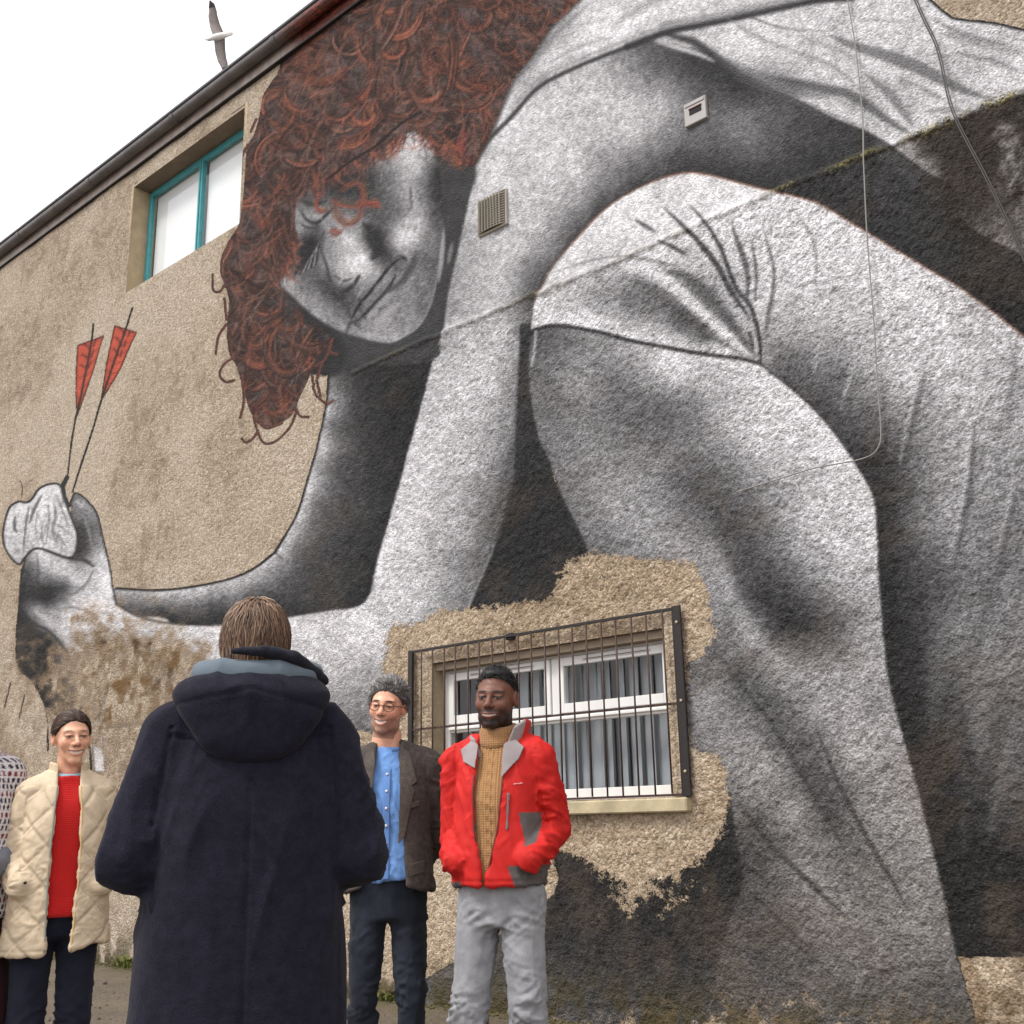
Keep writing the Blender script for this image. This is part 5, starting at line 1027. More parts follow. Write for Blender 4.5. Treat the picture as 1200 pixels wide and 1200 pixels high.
def shell(outer, st_in, gap, t=.016, hem=None, yf=.0):
    """open-fronted garment: outer shape hollowed and cut along the front"""
    zz = [g[0] for g in gap]
    def fn(X, Y, Z):
        d = outer(X, Y, Z)
        inner = loft(X, Y, Z, st_in, 2.4, caps=False)
        body = smax(d, -np.maximum(inner, Z-st_in[-1][0]), .006)
        xc = np.interp(Z, zz, [g[1] for g in gap]); g = np.interp(Z, zz, [g[2] for g in gap])
        cut = np.maximum(np.abs(X-xc)-g, Y-yf)
        body = smax(body, -cut, .008)
        return body
    return fn
def inset(st, t): return [(z, cx, cy, a-t, b-t) for z, cx, cy, a, b in st]
# ======== 1. man in the dark duffle coat, seen from behind
def coat_man():
    r = empty('person', (-2.68, -3.90, 0), math.radians(237)); tag(r, 'man seen from behind in a long black hooded duffle coat, foreground', 'person')
    HT = (math.radians(8), math.radians(6), math.radians(-2), (0, .0, 1.672), 1.0)
    sl = [[(s*.205, .015, 1.420), (s*.290, .06, 1.10), (s*.15, -.23, 1.07)] for s in (-1, 1)]; sr = [.084, .084, .066]
    st = [(.48, 0, .02, .275, .20), (.8, 0, .02, .268, .192), (1.05, 0, .02, .252, .178), (1.25, 0, .02, .240, .162), (1.40, 0, .015, .205, .135), (1.52, 0, .02, .12, .095)]
    base = torso_fn(st, (.178, .012, 1.438), .066, sl, sr, 2.5, .06, .022)
    def disp(V, Nn):
        z = V[:, 2]; x = np.abs(V[:, 0]); back = V[:, 1] > 0
        d = wrinkles(V, .012, 11, 2.6, 1., 2.)+.004*(noise3(V*14)-.5)
        d -= .007*np.exp(-((z-1.405-.15*(x-.15))/.005)**2)*back*(x < .21); d += .004*np.exp(-((z-1.417-.15*(x-.15))/.006)**2)*back*(x < .21)           # yoke seam
        d -= .005*np.exp(-(V[:, 0]/.004)**2)*back*(z < 1.3)                            # centre seam
        d -= .008*np.exp(-((x-.208-.12*(1.42-z))/.006)**2)*back*(z > 1.18)*(z < 1.44)  # armhole
        arm = (x > .225)*(z > .97)
        d += sleeve_folds(V*.62, arm, .011, 2.)*sstep(1.40-z, 0, .15)
        return d
    def tint(V):
        c = np.tile(lin((31, 30, 41)), (len(V), 1)); n = noise3(V*30); lint = (noise3(V*160+3) > .965)*.5
        return c*(.85+.3*n)[:, None]+lint[:, None]*.02
    coat = garment('duffle_coat', (-.5, -.42, .46), (.5, .34, 1.58), .0075, base, M_WOOL, r, tint, disp)
    coat['label'] = 'long black wool duffle coat'
    hs = [(1.340, 0, .155, .065, .030), (1.372, 0, .150, .115, .048), (1.43, 0, .138, .160, .068), (1.485, 0, .118, .196, .092), (1.525, 0, .098, .208, .112), (1.55, 0, .082, .196, .112), (1.576, 0, .065, .170, .105)]
    def hood(X, Y, Z):
        d = loft(X, Y, Z, hs, 2.1)
        return smax(smax(d, -cap(X, Y, Z, (0, .0, 1.40), (0, .0, 1.8), .10, .12), .03), -(Y+.06), .03)
    def hdisp(V, Nn):
        z = V[:, 2]; x = V[:, 0]; e = z-(1.525-.22*np.abs(x)+.04*x)
        return wrinkles(V, .009, 9, 7, 4.)-.004*np.exp(-(e/.005)**2)*(V[:, 1] > 0)
    garment('hood', (-.30, -.12, 1.27), (.30, .34, 1.68), .0065, hood, M_WOOL, coat, (31, 30, 41), hdisp)
    def lining(X, Y, Z):
        d = torus_fn(X, Y, Z, (-.015, .035, 1.585), .144, .114, .029, 1.3, -.10); return smax(smax(d, -cap(X, Y, Z, (0, .0, 1.4), (0, .0, 1.8), .075, .10), .02), -(Y+.02), .02)
    garment('hood_lining', (-.25, -.06, 1.48), (.25, .26, 1.72), .006, lining, M_COTTON, coat, (94, 105, 114), lambda V, n: wrinkles(V, .005, 9, 9, 2.))
    def rim(X, Y, Z): return chain(X, Y, Z, [(-.195, .055, 1.566), (-.165, .09, 1.583), (-.10, .145, 1.618), (-.02, .165, 1.632), (.06, .15, 1.632)], [.012, .018, .019, .014, .006], .02)
    garment('hood_edge', (-.30, -.05, 1.49), (.12, .24, 1.69), .006, rim, M_WOOL, coat, (36, 36, 44), lambda V, n: wrinkles(V, .003, 14, 14, 2.))
    for s in (-1, 1): garment('cuff', (-.4, -.4, .9), (.4, .0, 1.25), .008, (lambda s: lambda X, Y, Z: cap(X, Y, Z, (s*.198, -.185, 1.080), (s*.165, -.255, 1.069), .074, .074))(s), M_WOOL, coat, (24, 23, 30))
    garment('trousers', (-.3, -.25, .05), (.3, .25, 1.06), .01, legs_fn(), M_DENIM, r, (38, 40, 50), leg_disp(2.))
    for s in (-1, 1): shoe(r, s*.115, -.01, s*.12, (36, 30, 28))
    make_body(r, head_arrays((206, 152, 126), smile=.2, teeth=0, h=.0032), HT, (206, 152, 126), body_under(.18, [[(s*.19, .0, 1.42), (s*.30, .05, 1.12), (s*.15, -.30, 1.06)] for s in (-1, 1)], 1., 1.46), (-.4, -.42, .03), (.4, .25, 1.62), [(s, s*.3, math.radians(-80), 0, (s*.14, -.32, 1.06)) for s in (-1, 1)])
    rg = np.random.RandomState(4)
    def capf(X, Y, Z):
        d = ell(X, Y, Z, (0, .022, .030), (.085, .098, .096)); d = smin(d, ell(X, Y, Z, (0, .045, -.045), (.076, .068, .062)), .03)
        d = smin(d, ell(np.abs(X), Y, Z, (.062, .03, -.035), (.024, .045, .05)), .02)
        return smax(smax(d, -(Z+.62*Y-.012+.0*X), .01), -(Z+.118), .01)
    parts = [hair_cap(capf, (88, 64, 48), HT, amp=.005, seed=2)]
    crown = np.array([.012, .055, .118])
    def dirs(P):
        d = P-crown; d[:, 2] -= .9*(P[:, 1] > -.03)*.06; d = d/(np.linalg.norm(d, axis=1)[:, None]+1e-6); d[:, 2] -= .8; return d
    keep = lambda p: (p[:, 2]+.62*p[:, 1] > .0) & (p[:, 2] > -.03)
    rt = cap_roots(rg, 2600, keep, (0, .022, .028), (.084, .096, .094), 1.0)
    cols = [(78, 56, 42), (98, 72, 54), (122, 94, 72), (60, 44, 36), (140, 112, 88), (92, 66, 50)]
    parts.append(strands('h', rt, dirs,   .10, 0, .0042, cols, r, M_HAIR, HT, rg, .30, 0, 6, .0035, (0, .026, .012), (.087, .098, .110)))
    lt = cap_roots(rg, 260, lambda p: np.hypot(p[:, 0]-.012, p[:, 1]-.05) < .045, (0, .022, .028), (.084, .096, .094), 1.0); lt = lt[lt[:, 2] > .08]
    parts.append(strands('h', lt, dirs, .05, 0, .004, [(168, 138, 112), (190, 160, 134), (150, 120, 96)], r, M_HAIR, HT, rg, .5, 0, 6, .004, (0, .026, .012), (.086, .096, .108)))
    nk = rt[(rt[:, 2] < .02) & (rt[:, 1] > .02)][:240]
    parts.append(strands('h', nk, lambda P: np.tile(np.array([0., .12, -1.]), (len(P), 1)), .12, 0, .005, cols, r, M_HAIR, HT, rg, .3, 0, 6, .004, (0, .035, -.03), (.080, .085, .11)))
    hair_object(parts, r, M_HAIR)
# ======== 2. woman in the cream quilted jacket
def woman():
    r = empty('person', (-4.695, -3.395, 0), math.radians(66)); tag(r, 'smiling woman in a cream quilted jacket over a red jumper', 'person')
    HT = (math.radians(10), math.radians(2), math.radians(-3), (0, -.012, 1.562), .97)
    sl = [[(-.142, .0, 1.335), (-.190, .045, 1.075), (-.160, -.085, .972)], [(.142, .0, 1.335), (.190, .045, 1.075), (.160, -.085, .972)]]; sr = [.056, .054, .046]
    st = [(.70, 0, .01, .212, .160), (.85, 0, .01, .196, .150), (1.05, 0, .005, .176, .136), (1.22, 0, .0, .165, .126), (1.33, 0, .005, .145, .106), (1.425, 0, .015, .078, .074)]
    outer0 = torso_fn(st, (.112, .008, 1.352), .046, sl, sr, 2.3, .05, .028)
    outer = lambda X, Y, Z: smax(outer0(X, Y, Z), (.70-.04*np.clip(-X*8, -1, 1)*1.)-Z, .008)
    gap = [(.6, .005, .040), (.85, .004, .050), (1.05, .006, .056), (1.25, .004, .050), (1.36, .0, .042), (1.5, .0, .046)]
    fn = shell(outer, inset(st, .018), gap)
    def disp(V, Nn):
        x, y, z = V.T; s = np.arctan2(x, -(y-.01))*.17
        ax = np.abs(x); onarm = (ax > .158) & (z > .96); s = np.where(onarm, y*1.0+.03, s)
        a = (s*.95+z*1.0)/.150; b = (s*.95-z*1.0)/.150
        da = np.abs(a-np.round(a))*.105; db = np.abs(b-np.round(b))*.105; dl = np.minimum(da, db)
        q = .0042*(1-np.exp(-(dl/.012)**2))-.003*np.exp(-(dl/.0035)**2)
        q *= (z < 1.36)
        w_ = noise3(V*9)*2; wr = .0045*(ridge(np.column_stack([s*14+w_, z*34+s*12+w_, z*5]), 2.2)-.35)+.003*(ridge(np.column_stack([s*40+w_, z*60-s*22, z*9]), 2)-.35)+sleeve_folds(V, onarm, .004, 4.)
        return q+wr*(.35+.65*sstep(1.25-z, 0, .2))-.003*np.exp(-((z-.725)/.004)**2)
    def tint(V):
        c = np.tile(lin((208, 188, 160)), (len(V), 1)); x, y, z = V.T; s = np.arctan2(x, -(y-.01))*.19; ax = np.abs(x); s = np.where((ax > .158) & (z > .96), y+.03, s)
        a = (s*.95+z)/.150; b = (s*.95-z)/.150; dl = np.minimum(np.abs(a-np.round(a)), np.abs(b-np.round(b)))*.105
        k = 1-.28*np.exp(-(dl/.003)**2)*(z < 1.36)
        inner = (outer0(x, y, z) < -.010); c[inner] = lin((176, 128, 70))
        return c*k[:, None]
    jk = garment('quilted_jacket', (-.34, -.24, .64), (.34, .24, 1.50), .0055, fn, M_NYLON, r, tint, disp, 'cream quilted jacket hanging open')
    def col_(X, Y, Z):
        d = np.maximum(np.abs(loft(X, Y, Z, [(1.34, 0, .012, .088, .085), (1.42, 0, .014, .074, .072), (1.48, 0, .016, .070, .070)], 2., False))-.007, np.maximum(1.365-Z, Z-1.462+.25*np.clip(-Y, 0, 1)))
        return smax(d, -np.maximum(np.abs(X)-.044, Y), .006)
    garment('stand_collar', (-.12, -.12, 1.33), (.12, .13, 1.5), .005, col_, M_NYLON, jk, (206, 186, 156), lambda V, n: .0012*np.sin(np.arctan2(V[:, 0], V[:, 1])*55))
    for z in (1.01,): 
        V_, F_ = tube_np([(-.135, -.135, .985), (-.137, -.158, .985)], .006, 10); o = faces_mesh('pocket_snap', V_, F_); link('pocket_snap', o, M_IRON, jk)
    zc = np.linspace(.72, 1.36, 40)
    for s in (-1, 1):
        P = []
        for z in zc:
            xx = np.interp(z, [g[0] for g in gap], [g[1]+s*(g[2]+.004) for g in gap]); y = -.3
            for _ in range(60): y += np.clip(float(outer0(np.float64(xx), np.float64(y), np.float64(z))), -.02, .02)*.7
            P.append((xx, y-.001, z))
        tube('zip_edge', P, .0045, mat_plain('zip_tape', (204, 172, 126) if s > 0 else (150, 150, 140), .6), jk, 6)
    js = [(.845, 0, .0, .160, .122), (1.0, 0, .0, .146, .112), (1.15, 0, -.004, .138, .108), (1.28, 0, -.002, .132, .100), (1.36, 0, .008, .105, .078), (1.415, 0, .014, .064, .062)]
    garment('jumper', (-.25, -.2, .8), (.25, .2, 1.46), .007, lambda X, Y, Z: loft(X, Y, Z, js, 2.2), mat_knit('red_knit', 700, 820, .0012, False), r, (190, 34, 32), lambda V, n: wrinkles(V, .005, 14, 8, 3.), 'red knitted jumper')
    garment('neck_band', (-.11, -.11, 1.36), (.11, .13, 1.47), .0045, lambda X, Y, Z: torus_fn(X, Y, Z, (0, .014, 1.413), .063, .062, .0095, 1.3, .22), M_COTTON, r, (150, 178, 188))
    garment('trousers', (-.3, -.25, .05), (.3, .25, 1.06), .008, legs_fn(.080, .082, .066, .060, ((.092, -.01), (.092, -.01)), ((.095, .02), (.095, .02)), (.150, .108), 1.0, .80, .46), M_DENIM, r, (30, 32, 46), leg_disp(5., .005, .46))
    for s in (-1, 1): shoe(r, s*.10, -.01, s*.15, (40, 36, 34), .92)
    make_body(r, head_arrays((224, 172, 142), (190, 104, 96), (92, 70, 58), wide=.98, eye=(84, 66, 52), smile=1., fem=True, jaw=.95, cheek=(214, 124, 98)), HT, (224, 172, 142), body_under(.15, [[(s*.13, .0, 1.33), (s*.185, .04, 1.08), (s*.155, -.06, .98)] for s in (-1, 1)], 1., 1.38), (-.4, -.3, .03), (.4, .25, 1.5))
    rg = np.random.RandomState(8)
    hl = lambda X, Y, Z: Z+.80*Y-.012+.30*np.clip(np.abs(X)-.035, 0, 1)+.006*np.exp(-((X-.02)/.012)**2)
    sh_ = hair_shell(hl, .006, .0008, .05)
    def capf(X, Y, Z): return smax(smin(sh_(X, Y, Z), ell(X, Y, Z, (0, .112, .0), (.034, .03, .036)), .02), -(Z+.05), .01)
    parts = [hair_cap(capf, (52, 38, 33), HT, amp=.0025, seed=5)]
    keep = lambda p: hl(p[:, 0], p[:, 1], p[:, 2]) > .0
    rt = cap_roots(rg, 2400, lambda p: keep(p) & (p[:, 2] > -.02), (0, .014, .030), (.0800, .0998, .0928), 1.0)
    def dirs(P):
        d = np.array([0, .125, .0])-P; s = np.sign(P[:, 0]-.018); d[:, 0] += s*.05*(P[:, 2] > .06); return d/(np.linalg.norm(d, axis=1)[:, None]+1e-6)
    parts.append(strands('h', rt, dirs, .09, 0, .0026, [(50, 36, 31), (66, 48, 40), (88, 66, 55), (42, 30, 28), (118, 92, 78), (56, 41, 35)], r, M_HAIR, HT, rg, .12, 0, 6, .0012, (0, .014, .030), (.0800, .0998, .0928)))  # paler strand tints put the hair's sheen into its colour
    hair_object(parts, r, M_HAIR)
# ======== 3. man in the charcoal blazer and blue shirt
def blazer_man():
    r = empty('person', (-3.765, -2.42, 0), math.radians(42)); tag(r, 'smiling man with glasses and grey hair in charcoal blazer and blue shirt', 'person')
    HT = (math.radians(-8), math.radians(4), math.radians(7), (-.01, -.02, 1.672), .98)
    sl = [[(s*.168, .012, 1.425), (s*.212, .085, 1.13), (s*.08, .190, .985)] for s in (-1, 1)]; sr = [.058, .054, .046]
    st = [(.905, 0, .0, .193, .139), (1.0, 0, .0, .184, .132), (1.15, 0, .0, .170, .122), (1.32, 0, .0, .176, .122), (1.42, 0, .008, .155, .104), (1.515, 0, .018, .080, .076)]
    outer = torso_fn(st, (.140, .012, 1.450), .044, sl, sr, 2.4, .05, .022)
    gap = [(.8, -.01, .110), (.9, -.005, .096), (1.05, 0, .078), (1.2, 0, .068), (1.35, 0, .058), (1.45, 0, .05), (1.6, 0, .05)]
    fn0 = shell(outer, inset(st, .016), gap)
    fn = lambda X, Y, Z: smax(fn0(X, Y, Z), (.908+.35*np.clip(.16-np.abs(X), 0, .06)**1.*(Y < 0))-Z, .008)
    def disp(V, Nn):
        x, y, z = V.T; ax = np.abs(x)
        d = wrinkles(V, .008, 14, 4, 6.)-.003*np.exp(-((ax-.160-.10*(1.42-z))/.005)**2)*(z > 1.2)*(z < 1.44)*(y < .03)
        return d+sleeve_folds(V, ax > .165, .010, 3.)
    bz = garment('blazer', (-.36, -.22, .82), (.36, .30, 1.55), .0065, fn, M_WOOL, r, lambda V: np.tile(lin((78, 71, 67)), (len(V), 1))*(.8+.4*noise3(V*70))[:, None], disp, 'open charcoal tweed blazer')
    for s in (-1, 1):
        surf_patch('lapel', [(s*.052, 1.10), (s*.078, 1.13), (s*.118, 1.315), (s*.105, 1.335), (s*.128, 1.352), (s*.092, 1.475), (s*.060, 1.495), (s*.052, 1.44), (s*.058, 1.30)], outer, .007, M_WOOL, bz, .0028, -1, (88, 80, 75), .004)
    surf_patch('pocket_flap', [(.095, 1.02), (.160, 1.035), (.158, .985), (.098, .972)], outer, .006, M_WOOL, bz, .003, -1, (84, 77, 72), .004)
    surf_patch('pocket_flap', [(-.095, 1.02), (-.160, 1.035), (-.158, .985), (-.098, .972)], outer, .006, M_WOOL, bz, .005, -1, (84, 77, 72), .004)
    surf_patch('breast_pocket', [(.085, 1.262), (.138, 1.275), (.137, 1.252), (.086, 1.238)], outer, .006, M_WOOL, bz, .004, -1, (90, 82, 77), .004)
    def colr(X, Y, Z): 
        d = torus_fn(X, Y, Z, (0, .018, 1.500), .078, .074, .012, 1.9, .25); return smax(d, -np.maximum(np.abs(X)-.055, Y), .006)
    garment('collar', (-.12, -.12, 1.43), (.12, .14, 1.57), .005, colr, M_WOOL, bz, (82, 75, 70))
    ss = [(.950, 0, -.004, .165, .118), (1.0, 0, -.004, .158, .114), (1.15, 0, -.004, .148, .102), (1.32, 0, -.002, .150, .100), (1.42, 0, .010, .115, .080), (1.502, 0, .016, .064, .062)]
    def shirt(X, Y, Z):
        d = smax(loft(X, Y, Z, ss, 2.3), (.950+1.2*X**2)-Z, .01); return smax(d, -smax(cap(X, Y, Z, (0, -.10, 1.53), (0, -.115, 1.40), .034, .008), -(Z-1.36), .01), .006)
    garment('shirt', (-.24, -.18, .88), (.24, .18, 1.52), .0065, shirt, M_COTTON, r, lambda V: np.tile(lin((110, 150, 206)), (len(V), 1))*(.84+.32*noise3(V*np.array([120, 60, 40])))[:, None], lambda V, n: wrinkles(V, .011, 20, 10, 2., 9.)+.0035*(ridge(np.column_stack([V[:, 0]*34+V[:, 2]*20, V[:, 1]*20, V[:, 2]*26-V[:, 0]*18])+noise3(V*11)[:, None]*2, 3)-.25), 'blue collarless shirt worn untucked')
    sf = lambda X, Y, Z: loft(X, Y, Z, ss, 2.3)
    surf_patch('placket', [(-.014, .962), (.014, .962), (.014, 1.41), (-.014, 1.41)], sf, .008, M_COTTON, r, .0045, -1, (100, 138, 194), .003)
    for z in (1.385, 1.315, 1.245, 1.175, 1.105, 1.035):
        y = -.3
        for _ in range(60): y += np.clip(float(sf(np.float64(0.), np.float64(y), np.float64(z))), -.02, .02)*.7
        V_, F_ = tube_np([(0, y-.007, z), (0, y-.012, z)], .0055, 10); link('button', faces_mesh('button', V_, F_), M_WHITE, r)
    def band(X, Y, Z): return smax(torus_fn(X, Y, Z, (0, .016, 1.495), .066, .064, .006, 2.6, .30), -smax(np.abs(X)-.012, Y, .004), .004)
    garment('shirt_collar', (-.11, -.11, 1.44), (.11, .12, 1.55), .004, band, M_COTTON, r, (84, 116, 168))
    garment('jeans', (-.3, -.25, .05), (.3, .25, 1.06), .008, legs_fn(.080, .078, .056, .047, ((.098, -.015), (.098, -.015)), ((.105, .02), (.105, .02)), (.148, .110)), M_DENIM, r, lambda V: np.tile(lin((40, 44, 54)), (len(V), 1))*(.75+.5*sstep(noise3(V*np.array([9, 9, 5])), .4, .7)*(V[:, 1] < 0))[:, None], leg_disp(9., .0065))
    for s in (-1, 1): shoe(r, s*.105, -.01, s*.15, (60, 42, 32))
    make_body(r, head_arrays((222, 166, 138), (186, 104, 94), (56, 48, 44), (96, 82, 74), .55, wide=.97, eye=(70, 60, 50), smile=1.1, jaw=.98), HT, (216, 160, 132), body_under(.16, [[(s*.16, .0, 1.42), (s*.205, .075, 1.13), (s*.07, .19, .96)] for s in (-1, 1)], 1., 1.46), (-.4, -.3, .03), (.4, .3, 1.6), [(s, s*1.2, math.radians(25), 0, (s*.055, .200, .955)) for s in (-1, 1)])
    # round tortoiseshell glasses
    MT = mat_plain('tortoiseshell', (92, 48, 30), .3, .4, 60); gl = None
    for s in (-1, 1):
        a = np.linspace(0, 2*np.pi, 33); P = np.column_stack([s*.0325+.0225*np.cos(a), np.full(33, -.1005)+.10*(np.abs(s*.0325+.0225*np.cos(a))-.03)*.5, .001+.0195*np.sin(a)]); V_, F_ = tube_np(place(P, *HT), .0018, 6, False)
        o = link('glasses' if s < 0 else 'lens_rim', faces_mesh('rim', V_, F_), MT, gl or r); gl = gl or o
        tube('temple', place(np.array([(s*.056, -.097, .006), (s*.072, -.06, .008), (s*.078, .0, .006), (s*.077, .02, -.004)]), *HT), .002, MT, gl, 6)
    tube('bridge', place(np.array([(-.011, -.101, .004), (0, -.104, .008), (.011, -.101, .004)]), *HT), .002, MT, gl, 6)
    gl['label'] = 'round brown tortoiseshell glasses'
    rg = np.random.RandomState(12)
    hl = lambda X, Y, Z: Z+.80*Y-.014+.10*np.clip(np.abs(X)-.04, 0, 1)
    sh_ = hair_shell(hl, .010)
    def capf(X, Y, Z): return smax(smin(sh_(X, Y, Z), smax(ell(X, Y, Z, (-.006, -.012, .108), (.058, .066, .024)), -hl(X, Y, Z), .01), .02), -(Z+.045), .01)
    parts = [hair_cap(capf, (84, 80, 78), HT, amp=.004, seed=3)]
    rt = cap_roots(rg, 1100, lambda p: (hl(p[:, 0], p[:, 1], p[:, 2]) > 0) & (p[:, 2] > -.02), (0, .014, .032), (.0855, .105, .100), 1.)
    def dirs(P):
        d = np.column_stack([np.sign(P[:, 0])*.2+P[:, 0]*4-.15*(P[:, 2] > .08), .8-(P[:, 1] < 0)*.3, np.where(P[:, 2] > .06, .5, -.5)]); return d/np.linalg.norm(d, axis=1)[:, None]
    parts.append(strands('h', rt, dirs, .05, 0, .0036, [(92, 88, 86), (120, 116, 114), (66, 62, 60), (50, 47, 45), (140, 136, 134)], r, M_HAIR, HT, rg, .4, 0, 6, .003, (0, .014, .032), (.0855, .105, .100)))
    tp = cap_roots(rg, 1500, lambda p: (p[:, 2] > .085) & (hl(p[:, 0], p[:, 1], p[:, 2]) > .0), (0, .014, .032), (.0855, .105, .100), 1.)
    parts.append(strands('h', tp, lambda P: np.column_stack([P[:, 0]*7-.5, np.where(P[:, 1] < -.04, -.1, .8), np.where(P[:, 1] < -.04, .8, .15)]),   .055, 0, .0028, [(126, 122, 120), (160, 156, 154), (90, 86, 84), (182, 178, 176), (72, 68, 66)], r, M_HAIR, HT, rg, .5, 0, 6, .0055, (0, .014, .032), (.0855, .105, .100)))
    hair_object(parts, r, M_HAIR)
# ======== 4. man in the red jacket
def red_man():
    r = empty('person', (-3.165, -2.375, 0), math.radians(24)); tag(r, 'man in a bright red jacket, brown roll-neck and grey jeans, hands in pockets', 'person')
    HT = (math.radians(2), math.radians(3), math.radians(3), (0, -.02, 1.660), 1.02)
    sl = [[(-.170, .005, 1.425), (-.196, .045, 1.125), (-.150, -.100, 1.035)], [(.170, .005, 1.425), (.212, .075, 1.150), (.150, -.100, 1.045)]]; sr = [.063, .058, .050]
    st = [(.940, 0, .0, .178, .142), (1.03, 0, .0, .178, .142), (1.18, 0, .0, .172, .136), (1.33, 0, .0, .166, .130), (1.42, 0, .008, .148, .110), (1.51, 0, .018, .090, .086)]
    outer = torso_fn(st, (.140, .012, 1.446), .050, sl, sr, 2.4, .05, .024)
    gap = [(.8, -.02, .004), (.96, -.02, .008), (1.05, -.018, .026), (1.15, -.012, .046), (1.3, -.004, .056), (1.42, 0, .060), (1.6, 0, .07)]
    fn = shell(outer, inset(st, .017), gap)
    def disp(V, Nn):
        x, y, z = V.T; ax = np.abs(x)
        d = wrinkles(V, .011, 17, 4., 3., 7.)+.006*(ridge(np.column_stack([x*26+z*12, y*20, z*22-x*14])+noise3(V*9)[:, None]*2.4, 3.)-.25)*sstep(noise3(V*6+4), .4, .65)+.002*(noise3(V*40)-.5)-.003*np.exp(-((ax-.160-.11*(1.42-z))/.005)**2)*(z > 1.2)*(z < 1.44)*(y < .03)
        d += sleeve_folds(V, (ax > .165)*(z > 1.0), .010, 7.)
        return d-.004*np.exp(-((z-.965)/.004)**2)
    def tint(V):
        x, y, z = V.T; c = np.tile(lin((196, 32, 27)), (len(V), 1)); g = lin((92, 86, 84))
        onbody = loft(x, y, z, st, 2.4, False) < .022
        side = sstep(x-.070-.35*np.clip(1.03-z, 0, .1), 0, .004)*(z < 1.02)*onbody
        side = np.maximum(side, sstep(-x-.120, 0, .004)*(z < .96)*onbody)
        strip = ((x > .118+.22*(1.2-z)) & (x < .180) & (z > 1.05) & (z < 1.215) & onbody)*1.
        side = np.maximum(side, strip)
        c = c*(1-side[:, None])+g*side[:, None]; c[outer(x, y, z) < -.011] = lin((120, 112, 112)); return c
    jk = garment('jacket', (-.40, -.26, .85), (.42, .24, 1.54), .0065, fn, M_NYLON, r, tint, disp, 'bright red shell jacket with grey lining')
    GL = (150, 140, 140)
    def colr(X, Y, Z):
        d = np.abs(loft(X, Y, Z, [(1.40, 0, .012, .092, .092), (1.47, 0, .008, .098, .098), (1.52, 0, .006, .112, .106), (1.56, 0, .006, .124, .112)], 2.2, False))-.0065
        d = smax(d, np.maximum(1.42-Z, Z-1.548+.5*np.clip(-Y-.02, 0, 1)-.03*np.sin(X*9)), .008)
        return smax(d, -np.maximum(np.abs(X)-.050-.45*np.clip(Z-1.45, 0, 1), Y-.0), .006)
    def coltint(V):
        x, y, z = V.T; q = loft(x, y, z, [(1.40, 0, .012, .092, .092), (1.47, 0, .008, .098, .098), (1.52, 0, .006, .112, .106), (1.56, 0, .006, .124, .112)], 2.2, False)
        c = np.tile(lin(GL), (len(V), 1)); c[(q > .001) & (y > -.03)] = lin((196, 32, 27)); return c
    garment('collar', (-.2, -.17, 1.39), (.2, .17, 1.60), .0048, colr, M_COTTON, jk, coltint, lambda V, n: wrinkles(V, .004, 12, 12, 4.))
    surf_patch('collar_facing', [(.054, 1.475), (.085, 1.50), (.128, 1.462), (.112, 1.415), (.056, 1.345)], outer, .015, M_COTTON, jk, .0025, -1, GL, .005)
    surf_patch('collar_facing', [(-.054, 1.475), (-.085, 1.50), (-.136, 1.462), (-.118, 1.415), (-.056, 1.385)], outer, .015, M_COTTON, jk, .0025, -1, GL, .005)
    surf_patch('chest_zip', [(.072, 1.150), (.079, 1.150), (.087, 1.285), (.079, 1.287)], outer, .007, M_NYLON, jk, .0035, -1, (120, 112, 112), .003)
    surf_patch('chest_logo', [(.100, 1.318), (.132, 1.321), (.132, 1.325), (.100, 1.322)], outer, .007, M_NYLON, jk, .002, -1, (210, 150, 150), .002)
    zz = np.linspace(.95, 1.40, 40)
    for s in (-1, 1):
        P = []
        for z in zz:
            xx = np.interp(z, [g[0] for g in gap], [g[1]+s*(g[2]+.003) for g in gap]); y = -.3
            for _ in range(60): y += np.clip(float(outer(np.float64(xx), np.float64(y), np.float64(z))), -.02, .02)*.7
            P.append((xx, y+.003, z))
        tube('zip', P, .004, mat_plain('zip_teeth', (110, 40, 36), .5), jk, 6)
    ks = [(.95, 0, .0, .158, .122), (1.1, 0, .0, .152, .116), (1.3, 0, -.004, .150, .112), (1.42, 0, .008, .118, .088), (1.50, 0, .014, .075, .072)]
    KN = mat_knit('brown_cable_knit', 620, 700, .0012)
    def kdisp(V, n):
        x, z = V[:, 0], V[:, 2]; c = np.cos(x/.0085*np.pi)*.0016; cable = np.exp(-((np.abs(x)-.0)/.012)**2)*.003*np.sin(z/.022*np.pi+np.sign(x)*1.)
        return c+cable+wrinkles(V, .004, 6, 5, 8.)
    def ktint(V): return np.tile(lin((172, 130, 88)), (len(V), 1))*(.84+.16*(.5+.5*np.cos(V[:, 0]/.0085*np.pi))+.12*noise3(V*120))[:, None]
    garment('roll_neck_jumper', (-.24, -.18, .9), (.24, .18, 1.54), .0048, lambda X, Y, Z: loft(X, Y, Z, ks, 2.3), KN, r, ktint, kdisp, 'brown cable-knit roll-neck jumper')
    garment('roll_neck', (-.11, -.13, 1.43), (.11, .13, 1.62), .004, lambda X, Y, Z: smin(torus_fn(X, Y, Z, (0, .010, 1.500), .068, .068, .018, 1.5, .25), torus_fn(X, Y, Z, (0, .008, 1.535), .062, .064, .015, 1.5, .25), .012), KN, r, lambda V: np.tile(lin((168, 126, 86)), (len(V), 1))*(.84+.18*(.5+.5*np.cos(np.arctan2(V[:, 0], V[:, 1])*50)))[:, None], lambda V, n: .001*np.cos(np.arctan2(V[:, 0], V[:, 1])*50))
